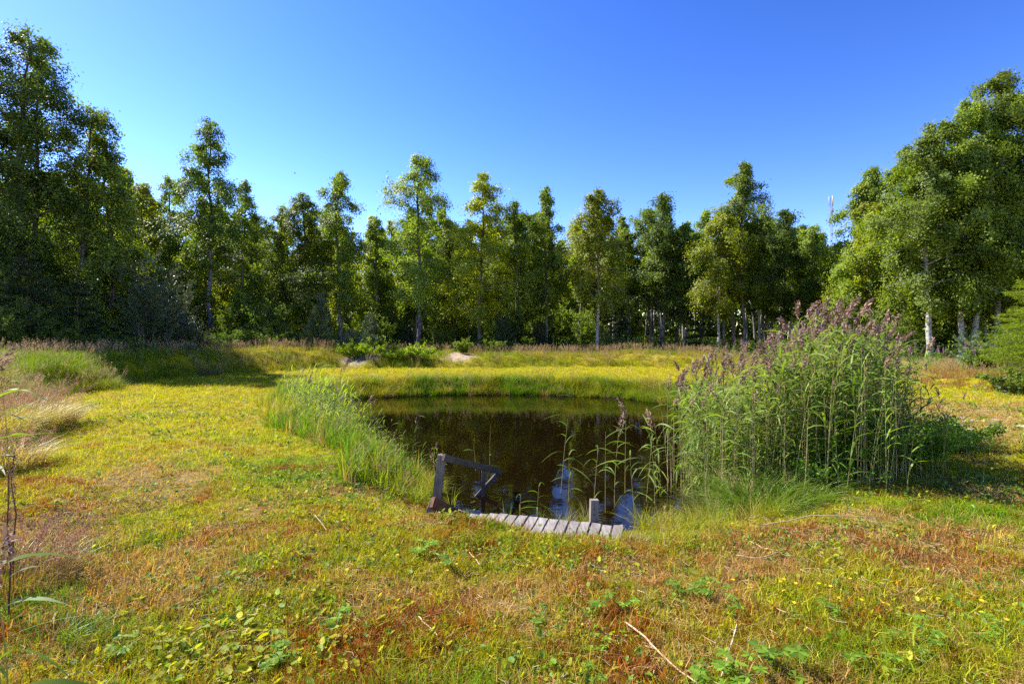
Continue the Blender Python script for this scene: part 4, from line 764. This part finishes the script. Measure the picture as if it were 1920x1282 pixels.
# single reeds one can count
def reed(px, pyb, pyt, Yd, seed, label, plume=True, zb=-.6, nleaf=7, lw=.018, lean=0., name='reed', ll=(.2, .4), dirb=.2, lo=.3, group=None):
    x0 = wx(px, Yd); z0 = zb if zb is not None else hz1(x0, Yd); H = (HOR - pyt) / FPX * Yd + CAMZ - z0
    P = reed_parts(seed, H - (.15 if plume else 0), plume, nleaf, dirb=dirb, lw=lw, lo=lo, ll=ll, stem=.0045)
    e = link(name, None, loc=(x0, Yd, z0), rot=(0, lean, 0)); tag(e, label, 'reed', group)
    link('stem', mk('stem', [(P[0][0], P[0][1], 0, P[0][3])], [M['reedstem']]), e)
    per = 5; V, F, _, va = P[1]; nv = 12
    for q in range(nleaf):
        link('leaf', mk('leaf', [(V[q * nv:(q + 1) * nv], F[:5], 0, va[q * 5])], [M['reedleaf']]), e)
    if plume: link('plume', mk('plume', [(P[2][0], P[2][1], 0, P[2][3])], [M['plume']]), e)
    return e
reed(1052, 0, 765, 7.4, 701, 'reed with drooping left-hand leaves, leftmost of the loose group in the water', False, lean=.06, dirb=2.9)
reed(1066, 0, 840, 7.0, 702, 'shorter leafy reed close to the leftmost one of the loose group', False, lean=.05)
reed(1112, 0, 830, 6.4, 703, 'leaning leafless-based reed just behind the short grey post', False, nleaf=5, lean=.05)
reed(1135, 0, 800, 6.6, 704, 'reed with long arching leaves right behind the short post', False, nleaf=6)
reed(1152, 0, 782, 6.9, 705, 'straight reed with thin plume between post and reed bed', True, nleaf=6)
reed(1172, 0, 752, 7.4, 706, 'tall reed with curled top leaves over the patch of blue reflection', True, nleaf=7, dirb=2.9)
reed(1190, 0, 840, 6.5, 707, 'bent reed over the blue reflection', False, nleaf=5, lean=-.1)
reed(1212, 0, 806, 7.0, 708, 'reed standing just right of the blue reflection', False, nleaf=6, lean=.08)
reed(1238, 0, 770, 7.2, 709, 'reed with plume drooping left over the water at the edge of the bed', True, nleaf=7, lean=-.12, dirb=3.0)
reed(1228, 0, 862, 6.5, 710, 'low sprawling reed in front of the left end of the bed', False, nleaf=7, dirb=3.1)
reed(1252, 0, 705, 8.0, 711, 'tall plumed reed at the left end of the big bed', True, nleaf=8)
reed(1292, 0, 690, 8.4, 712, 'tall dark-plumed reed, second from the left end of the big bed', True, nleaf=8)
reed(892, 0, 815, 8.6, 713, 'thin reed standing in dark water behind the handrail', False, nleaf=3, ll=(.12, .22))
reed(918, 0, 790, 8.8, 714, 'bare tall stalk bending above the handrail end', False, nleaf=1, ll=(.1, .15))
reed(780, 0, 778, 12.0, 715, 'small reed with two upright leaves in the left part of the pond', False, nleaf=3, ll=(.2, .3))
reed(1008, 0, 900, 6.5, 716, 'little upright water reed in front of the middle of the walkway', False, nleaf=5, ll=(.12, .22), lo=.2)
reed(975, 0, 918, 6.4, 717, 'small forked reed left of the middle of the walkway', False, nleaf=4, ll=(.12, .22), lo=.2)
reed(1047, 0, 718, 19.2, 718, 'lone plumed reed at the far edge of the pond', True, nleaf=4)
reed(1140, 0, 735, 18.3, 719, 'lone plumed reed at the far right corner of the pond', True, nleaf=4)
reed(603, 0, 668, 10.6, 720, 'tallest leafy reed sticking out of the left bed', False, zb=-.4, nleaf=9, lw=.028, ll=(.25, .4), lo=.35)
reed(628, 0, 676, 10.4, 721, 'second tall reed of the left bed with dark spike', True, zb=-.4, nleaf=8, lw=.026, ll=(.25, .4), lo=.4)
reed(573, 0, 700, 11.0, 722, 'reed with a dark plume in the middle of the left bed', True, zb=-.4, nleaf=8, lw=.022, lo=.3)
reed(18, 0, 655, 5.6, 723, 'leafy bright reed at the left edge above the pink grass', True, zb=None, nleaf=9, lw=.024, ll=(.25, .45), lo=.4)
reed(-6, 0, 690, 5.2, 724, 'reed half cut off by the left edge of the photo', False, zb=None, nleaf=9, lw=.024, ll=(.25, .45), lo=.35)
reed(16, 0, 985, 2.15, 725, 'close dark-plumed reed at the lower left edge', True, zb=None, nleaf=4, lw=.02, ll=(.2, .3), lo=.2, lean=.05)
reed(2, 0, 1010, 2.1, 726, 'close bright green reed blade at the lower left corner', False, zb=None, nleaf=5, lw=.026, ll=(.3, .42), lo=.1, lean=.05)

# dead brown stalk (dock plant) in the bush right of the reeds, and at left
def dockplant(px, pyt, Yd, seed, label):
    x0 = wx(px, Yd); z0 = hz1(x0, Yd); H = (HOR - pyt) / FPX * Yd + CAMZ - z0; r = rng_(seed); t = np.linspace(0, 1, 6)
    T = np.stack([r.normal(0, .01, 6), r.normal(0, .01, 6), H * t - .03], 1); e = link('dead_stalk', None, loc=(x0, Yd, z0)); tag(e, label, 'stalk')
    link('stem', mk('stem', [tubes(T, .006 * (1 - .6 * t), 5) + (0, 0.)], [M['plume']]), e)
    n = 160; C = np.stack([r.normal(0, .007, n), r.normal(0, .007, n), H * r.uniform(.6, 1, n)], 1); V, F = leaves(C, .014, r, asp=.6, down=-.5); link('seed_spike', mk('seed_spike', [(V, F, 0, r.random(n) * .35)], [M['plume']]), e)
dockplant(1727, 705, 7.3, 801, 'rusty brown dead stalk rising from the leafy bush right of the reeds')
dockplant(27, 838, 3.4, 802, 'dark rusty dock stalk standing near the left edge of the photo')
dockplant(18, 880, 3.1, 803, 'shorter rusty dock stalk beside the tall one near the left edge')

# leafy bushes at the right foot of the reeds, tussocks
bsh(1625, 752, 6.7, .85, 531, 'weed', 'dark green leafy bush pressed against the right foot of the reed bed', 9000, .045, 26)
bsh(1695, 752, 7.3, .95, 532, 'weed', 'leafy green bush behind the rusty dead stalk', 9000, .045, 26)
bsh(1545, 815, 6.55, .65, 535, 'weed', 'dark leafy bush at the middle foot of the reed bed', 6500, .04, 22)
bsh(1590, 790, 6.9, .6, 533, 'weed', 'low dark leafy bush among the front reeds', 5500, .04, 22)
bsh(1765, 775, 8.1, .85, 534, 'weed', 'low leafy bush under the white yarrow flowers', 6500, .045, 22)
def tussock(px, py, Yd, seed, n, rad, h, w, label, tn, bend=.9, name='grass_tussock', seeds=0, z=None):
    x0 = wx(px, Yd); r = rng_(seed); q = r.uniform(0, 2 * np.pi, n); rr = rad * np.sqrt(r.random(n)); B = np.stack([rr * np.cos(q), rr * np.sin(q), np.full(n, -.03)], 1)
    V, F = blades(B, q + r.normal(0, .5, n), r.uniform(.5, 1.1, n) * h, r.uniform(.7, 1.2, n) * w, np.abs(r.normal(bend, .3, n)), 5, rng=r)
    nm = 'tuss%d' % seed; mt = leafmat('tussock_blade', tuple(np.array(tn) * .6), tuple(np.array(tn) * 1.3), trans=.35, rough=.45)
    P = [(V, F, 0, np.repeat(r.random(n), 5))]
    if seeds:
        m = seeds; q = r.uniform(0, 2 * np.pi, m); rr = rad * np.sqrt(r.random(m)); hh = h * r.uniform(.8, 1.3, m); bd = r.uniform(.15, .6, m); t = np.linspace(0, 1, 5); d = np.stack([np.cos(q), np.sin(q), 0 * q], 1)
        B = d * rr[:, None]; C = B[:, None] + d[:, None] * (bd[:, None] * hh[:, None] * t ** 2)[..., None]; C[..., 2] += hh[:, None] * (t - .3 * bd[:, None] * t ** 3); V, F = tubes(C, np.broadcast_to(np.linspace(.002, .001, 5), (m, 5)), 3); P.append((V, F, 1, .7))
        k2 = 22; sI = r.uniform(.7, 1., (m, k2)); c = B[:, None] + d[:, None] * (bd[:, None] * hh[:, None] * sI ** 2)[..., None]; c[..., 2] += hh[:, None] * (sI - .3 * bd[:, None] * sI ** 3); c = c + r.normal(0, .016, c.shape)
        V, F = leaves(c.reshape(-1, 3), .026 * r.uniform(.6, 1.3, m * k2), r, asp=.25, down=-.8); P.append((V, F, 1, r.random(len(F))))
    o = link(name, mk(name, P, [mt, M['seedp']]), loc=(x0, Yd, hz1(x0, Yd) if z is None else z)); tag(o, label, 'grass clump'); return o
tussock(1195, 0, 4.55, 901, 380, .09, .16, .003, 'round straw-yellow tussock right of the walkway end', (.30, .22, .04), bend=.8)
tussock(1425, 0, 6.0, 902, 1100, .36, .72, .009, 'big fresh green sedge clump at the front foot of the reeds', (.16, .25, .02))
tussock(1500, 0, 6.1, 903, 800, .3, .58, .009, 'green sedge clump right beside the big one at the front of the reeds', (.16, .24, .02))
tussock(1345, 0, 6.2, 904, 600, .3, .48, .008, 'paler sedge clump left of the big green one at the reeds', (.24, .25, .06))
tussock(30, 0, 9.0, 905, 1700, .62, .85, .009, 'large arching clump of pinkish yellow grass at the left edge of the lawn', (.46, .36, .05), .8, seeds=120)
tussock(75, 0, 9.6, 906, 1300, .5, .7, .009, 'grass clump with drooping pink heads at the tip of the left edge clumps', (.46, .33, .07), 1.0, seeds=100)
tussock(-30, 0, 8.0, 907, 1300, .55, .8, .009, 'grass clump cut by the left edge of the photo', (.46, .38, .06), .8, seeds=70)
tussock(8, 0, 6.8, 908, 900, .4, .5, .008, 'lower pale pink clump below the large left clump', (.48, .36, .10), .9, seeds=90)
tussock(20, 0, 3.6, 909, 700, .35, .38, .005, 'thin reddish grass clump low at the left edge', (.34, .19, .06), .7, seeds=130)
tussock(560, 0, 10.0, 910, 380, .28, .5, .007, 'bright green grass clump at the foot of the left reeds', (.16, .24, .02), .6)
tussock(100, 0, 2.9, 911, 300, .2, .22, .005, 'lush green grass clump near the lower left corner', (.12, .21, .02), .8)
tussock(690, 0, 19.8, 912, 420, .5, .5, .010, 'leaning grey-green tussock at the far left corner of the pond', (.20, .22, .09), .9)
tussock(785, 0, 19.9, 913, 420, .5, .48, .010, 'dark green tussock hanging over the far bank left of centre', (.10, .17, .03), .9)
tussock(900, 0, 19.9, 914, 420, .55, .45, .010, 'green tussock hanging over the far bank at its centre', (.12, .19, .025), .9)
tussock(395, 0, 21.5, 915, 400, .4, .5, .010, 'tuft at the end of the shaded mound left of the lawn', (.22, .18, .05), .8, seeds=30)

# ------------------------------------------------------------------ stalks lying in the grass
def stalk(p, label, rad=.005, seed=0, zl=.035):
    P = [GP(a, b, .03) for a, b in p]; t = np.linspace(0, 1, 9); k = np.linspace(0, 1, len(P)); xx = np.interp(t, k, [q[0] for q in P]); yy = np.interp(t, k, [q[1] for q in P]); r = rng_(seed)
    zz = hz(xx, yy) + zl + r.normal(0, .003, 9); c = np.array([xx.mean(), yy.mean(), zz.mean()])
    V, F = tubes(np.stack([xx, yy, zz], 1) - c, rad * (1 - .35 * t) * (1 + .12 * (np.arange(9) % 2)), 6)
    tag(link('dry_stalk', smooth(mk('dry_stalk', [(V, F, 0, r.random())], [M['drystem']])), loc=c), label, 'stalk')
stalk([(1172, 1146), (1210, 1180), (1240, 1215), (1275, 1245), (1308, 1272)], 'longest dry reddish stalk lying in the foreground, pointing to the lower right', .006, 1, .05)
stalk([(1382, 1157), (1370, 1200), (1352, 1258)], 'straight dry stalk lying nearly upright in the photo, right of the longest one', .005, 2, .05)
stalk([(1235, 1142), (1270, 1147), (1300, 1152)], 'short straw-coloured stalk above the longest dry stalk', .003, 3)
stalk([(1195, 1075), (1240, 1105)], 'thin stalk below the straw-yellow tussock', .003, 4)
stalk([(880, 999), (893, 1012), (900, 1022)], 'short pale stick in the turf before the left end of the walkway', .004, 5)
stalk([(785, 1130), (800, 1148), (820, 1168)], 'pale stick in the turf at the top of the rust-red patch', .004, 6)
stalk([(1380, 1016), (1420, 1022), (1470, 1012)], 'bundle-like pale stalk below the green sedge clumps', .005, 7)
stalk([(1400, 985), (1430, 1003), (1462, 1012)], 'pale stalk crossing the others below the sedge', .004, 8)
stalk([(1430, 970), (1520, 948), (1640, 952)], 'long bent reed stalk fallen out of the front of the bed', .005, 9, .09)
stalk([(175, 1275), (215, 1245), (250, 1215)], 'dry stalk in the lower left corner of the lawn', .004, 10)
stalk([(1120, 1160), (1160, 1172)], 'small dry stem left of the longest dry stalk', .003, 11)
stalk([(590, 935), (612, 962)], 'curled pale stem on the lawn left of the stairs', .003, 12)

# ------------------------------------------------------------------ weeds
def palm(seed, n=7, rad=.10, ls=.075):
    """rosette of palmate leaves"""
    r = rng_(seed); PV, PF, off = [], [], 0; st_ = []
    for i in range(n):
        a = r.uniform(0, 6.28); l = rad * r.uniform(.3, 1.1); h = r.uniform(.04, .12); c = np.array([l * math.cos(a), l * math.sin(a), h]); st_.append(np.array([[0, 0, 0], c * [.6, .6, .8], c]))
        m = r.integers(5, 8); b0 = r.uniform(0, 6.28)
        for j in range(m):
            b = b0 + j * 2 * np.pi / m; d = np.array([math.cos(b), math.sin(b), r.normal(-.05, .15)]); s = np.array([-d[1], d[0], r.normal(0, .2)]); L_ = ls * r.uniform(.7, 1.1) * .6
            PV.append(np.array([c, c + d * L_ * .6 + s * L_ * .2, c + d * L_, c + d * L_ * .6 - s * L_ * .2])); PF.append([off, off + 1, off + 2, off + 3]); off += 4
    V, F = tubes(np.array(st_), np.full((n, 3), .0014), 3)
    return mk('leaves', [(np.concatenate(PV), np.array(PF), 0, r.random(len(PF)))], [M['weed']]), mk('stalks', [(V, F, 0, .5)], [M['weed']])
WD = [palm(950 + i, [8, 6, 10, 7][i]) for i in range(4)]
WP_ = [(1462, 1248, 'pale green lobed-leaf weed at the bottom right of the longest stalk', 1.4), (1385, 1248, 'lobed-leaf weed right of the upright dry stalk foot', 1.2), (1350, 1270, 'leafy weed at the bottom edge between the two dry stalks', 1.3),
       (1125, 1105, 'lobed green weed left of the thin stalk, in the middle foreground', 1.1), (1180, 1112, 'small star-leaved weed in the middle foreground', .8), (1335, 1092, 'dark leafy weed right of the straw-yellow tussock', 1.1),
       (1290, 1078, 'wide bright weed patch plant right of the tussock', 1.2), (1370, 1115, 'low weed with bluish leaves right of the dark one', .9), (800, 1005, 'bright leafy weed in the turf left of the walkway', 1.2), (850, 1022, 'leafy weed in the turf before the walkway', 1.1),
       (1120, 1190, 'little weed left of the longest dry stalk', .7), (1110, 1245, 'small weed low in the centre foreground', .7), (640, 1130, 'fresh weed above the rust-red patch', .8), (1730, 1180, 'leafy weed in the right foreground', 1.0), (1850, 1170, 'leafy weed at the right foreground edge', 1.0),
       (1710, 1210, 'lower weed of the right foreground pair', 1.), (530, 1215, 'bright weed among the yellow leaves at lower left', 1.0), (230, 1195, 'weed with yellow-green leaves at lower left', .9), (1010, 1125, 'tiny weed in the centre foreground turf', .7), (1640, 1250, 'weed at the bottom right', 1.), (1560, 1130, 'small weed in the right middle foreground', .8), (815, 880, 'bright feathery weed at the head of the stairs rail', .9)]
for i, (px, py, lab, sc) in enumerate(WP_):
    if py == 880: x0, y0 = wx(808, 7.0), 7.0
    else: x0, y0 = GP(px, py, .05)
    g = WD[i % 4]; e = link('lobed_weed', None, loc=(x0, y0, hz1(x0, y0)), rot=(0, 0, i * 1.7), scl=sc); tag(e, lab, 'weed'); link('leaves', g[0], e); link('stalks', g[1], e)
# yellow-green broad leaves, lower left
n = 190; x, y = GP(450, 1190, 0); x = R0.normal(-1.45, .42, n); y = R0.normal(2.75, .33, n); k = y > 2.0; x, y = x[k], y[k]; n = len(x)
scatter('broad_leaf_patch', np.stack([x, y, hz(x, y) + .01], 1), rots(n, R0, .2), R0.uniform(.7, 1.2, n), R0.integers(0, 3, n), np.where((R0.random(n) < .6)[:, None], np.array([.40, .38, .012]), np.array([.26, .34, .03])), [leafy(980 + i, 3, .03, .06, .05, .62, flat=.75) for i in range(3)], 'patch of broad yellow-green leaves in the lower left foreground', 'ground cover')

# ------------------------------------------------------------------ flowers
def disc(c, rad, r, n=8, up=(0, 0, 1)):
    th = np.linspace(0, 2 * np.pi, n, endpoint=False); V = np.stack([c[0] + rad * np.cos(th), c[1] + rad * np.sin(th), c[2] + 0 * th], 1); V = np.vstack([V, [[c[0], c[1], c[2] + rad * .25]]]); return V, np.array([(i, (i + 1) % n, n) for i in range(n)])
def yarrow(seed):
    r = rng_(seed); P = []; h = .32; t = np.linspace(0, 1, 4)
    st_ = [tubes(np.stack([.02 * t ** 2, 0 * t, h * t], 1), np.full(4, .002), 4) + (0, .5)]
    C = r.normal(0, .045, (26, 3)) * (.5, .5, 0) + [.02, 0, h - .02]; lv = leaves(r.normal(0, .03, (26, 3)) * (1, 1, 0) + np.c_[np.zeros(26), np.zeros(26), r.uniform(.02, .24, 26)], .05, r, asp=.25, down=-.2)
    for i in range(26): c = np.array([.02, 0, h]) + np.array([r.normal(0, .022), r.normal(0, .022), r.normal(0, .004)]); P.append(disc(c, .0075, r, 6) + (0, r.random()))
    return mk('flower_head', P, [M['white']]), mk('stem', st_ + [lv + (0, .5)], [M['weed']])
YA = [yarrow(990 + i) for i in range(3)]
r = rng_(91); spots = []
for (px, py, Yd, sx, sy, m) in [(1770, 760, 8.4, .4, .3, 18), (1745, 765, 8.2, .25, .2, 8), (1830, 715, 15.2, 1.1, .7, 20), (1800, 722, 14.5, .8, .6, 10), (1890, 825, 8.0, .3, .2, 4), (1700, 790, 8.0, .4, .3, 4)]:
    for _ in range(m): spots.append((wx(px, Yd) + r.normal(0, sx), Yd + r.normal(0, sy)))
for i, (x0, y0) in enumerate(spots):
    g = YA[i % 3]; nearr = y0 < 10; lift = .42 if (nearr and 6.2 < x0 < 8.2) else 0
    e = link('yarrow_flower', None, loc=(x0, y0, hz1(x0, y0)), rot=(0, 0, r.uniform(0, 6.28)), scl=r.uniform(.9, 1.3) * (1.15 if lift else .7))
    tag(e, 'white yarrow flower head over the leafy bush right of the reeds' if nearr else 'white yarrow flower head in the red-brown grass before the right trees', 'flower', 'white yarrow by the bush' if nearr else 'white yarrow in the far grass')
    link('flower_head', g[0], e); link('stem', g[1], e)
def fireweed(seed, h=1.25):
    r = rng_(seed); t = np.linspace(0, 1, 6); T = np.stack([r.normal(0, .01, 6), r.normal(0, .01, 6), h * t], 1)
    n = 60; q = r.uniform(.1, .72, n); a = r.uniform(0, 6.28, n); C = np.stack([.07 * np.cos(a), .07 * np.sin(a), h * q], 1); lv = leaves(C, .13, r, asp=.2, down=.0)
    n = 42; q = r.uniform(.74, 1.0, n) ; a = r.uniform(0, 6.28, n); rr = .035 * (1.2 - q) / .5; C = np.stack([rr * np.cos(a), rr * np.sin(a), h * q], 1); fl = leaves(C, .045 * (1.5 - q), r, asp=.9)
    return mk('flower_spike', [fl + (0, r.random(n))], [M['purple']]), mk('stem', [tubes(T, .004 * (1 - .6 * t), 4) + (0, .2), lv + (0, r.random(60))], [M['weed']])
FW = [fireweed(1000 + i) for i in range(3)]
FWG = {'right': ('purple fireweed in the tall plants before the right white trunks', 'fireweed before the right trees', [(1700, 21, 1.6, 9), (1745, 21, 1.0, 7), (1835, 19, 1.1, 10), (1880, 18, .8, 6), (1790, 21, 1., 5)]),
       'mid': ('purple fireweed between the thin trunks left of the reed bed', 'fireweed left of the reed bed', [(1220, 31, 1.2, 4), (1330, 30, 1.2, 7), (1400, 28, 1.2, 7), (1470, 27, 1., 5), (940, 31, .5, 2), (1010, 31, .4, 2)]),
       'left': ('purple fireweed in shade at the foot of the left trees', 'fireweed by the left trees', [(250, 21.5, .5, 3), (292, 21.8, .4, 3), (305, 22.5, .4, 2), (235, 22, .3, 1)])}
for lab, grp, L_ in FWG.values():
    for (px, Yd, sx, m) in L_:
        for _ in range(m):
            x0 = wx(px, Yd) + r.normal(0, sx); y0 = Yd + r.normal(0, .5); g = FW[r.integers(0, 3)]
            e = link('fireweed', None, loc=(x0, y0, hz1(x0, y0)), rot=(r.normal(0, .08), r.normal(0, .08), r.uniform(0, 6.28)), scl=r.uniform(.6, .95)); tag(e, lab, 'flower', grp)
            link('flower_spike', g[0], e); link('stem', g[1], e)
def yflower(seed):
    r = rng_(seed); P = []
    for i in range(7): a = i * .897; d = np.array([math.cos(a), math.sin(a), .25]); s_ = np.array([-d[1], d[0], 0]); c = np.array([0, 0, .07]); P.append((np.array([c, c + d * .008 + s_ * .004, c + d * .014, c + d * .008 - s_ * .004]), np.array([[0, 1, 2, 3]]), 0, r.random()))
    return mk('petals', P, [M['yellow']]), mk('stem', [tubes(np.array([[0, 0, -.01], [0, 0, .07]]), np.array([.0012, .0012]), 4) + (0, .5)], [M['weed']])
YF = [yflower(1020 + i) for i in range(2)]
cl = [(1830, 1150, .7, .3, 8), (1740, 1190, .6, .3, 4), (1560, 1130, .4, .2, 6), (1480, 1095, .3, .15, 4), (120, 1035, .25, .15, 6), (870, 1035, .5, .15, 8), (600, 900, 1.2, .8, 10), (1850, 850, .8, .6, 8), (1250, 1090, .5, .2, 3)]
for (px, py, sx, sy, m) in cl:
    for _ in range(m):
        x0, y0 = GP(px, py, 0); x0 += r.normal(0, sx); y0 += r.normal(0, sy)
        if pond_sd([x0], [y0])[0] < .8: continue
        g = YF[r.integers(0, 2)]; e = link('yellow_flower', None, loc=(x0, y0, hz1(x0, y0)), rot=(r.normal(0, .2), r.normal(0, .2), r.uniform(0, 6.28)), scl=r.uniform(.8, 1.25)); tag(e, 'tiny yellow flower in the mown turf', 'flower', 'yellow flowers in the turf')
        link('petals', g[0], e); link('stem', g[1], e)

# floating bits along the far edge
n = 140; q = R0.integers(0, len(POND), n); P = POND[q] + R0.normal(0, .12, (n, 2)); k = (P[:, 1] > 15) & (pond_sd(P[:, 0], P[:, 1]) < -.05); P = P[k]; n = len(P)
scatter('floating_straw', np.concatenate([P, np.full((n, 1), -.625)], 1), np.stack([np.zeros(n), np.zeros(n), R0.uniform(0, 6.28, n)], 1), R0.uniform(1, 2, n), R0.integers(0, 5, n), np.ones((n, 3)), [strawp(1050 + i, 9, .1, .12) for i in range(5)], 'pale straw floating along the far edge of the pond', 'straw')

# ------------------------------------------------------------------ a bird far off in the sky
Yb = 60.; bx = wx(553, Yb); bz = (HOR - 325) / FPX * Yb + CAMZ
mb = bpy.data.materials.new('dark_feather'); mb.use_nodes = True; mb.node_tree.nodes['Principled BSDF'].inputs['Base Color'].default_value = (.03, .03, .035, 1)
t = np.linspace(0, 1, 8); body = tubes(np.stack([.26 * (t - .5), 0 * t, .01 * np.sin(3 * t)], 1), .035 * np.sin(np.pi * np.clip(t * .95 + .03, 0, 1)) ** .8 + .003, 8) + (0, 0)
wg = []
for sgn in (-1, 1):
    V = np.array([[.05, 0, .01], [-.05, 0, .01], [-.06, sgn * .12, .06], [.04, sgn * .13, .07], [-.08, sgn * .26, .03]]); V2 = V - [0, 0, .006]
    wg.append((np.vstack([V, V2]), np.array([[0, 1, 2, 3], [5, 8, 7, 6]]), 0, 0)); wg.append((np.vstack([V, V2]), np.array([[3, 2, 4], [8, 9, 7]]), 0, 0))
tag(link('flying_bird', mk('flying_bird', [body] + wg, [mb]), loc=(bx, Yb, bz)), 'tiny dark bird flying in the open sky above the left wood', 'bird')
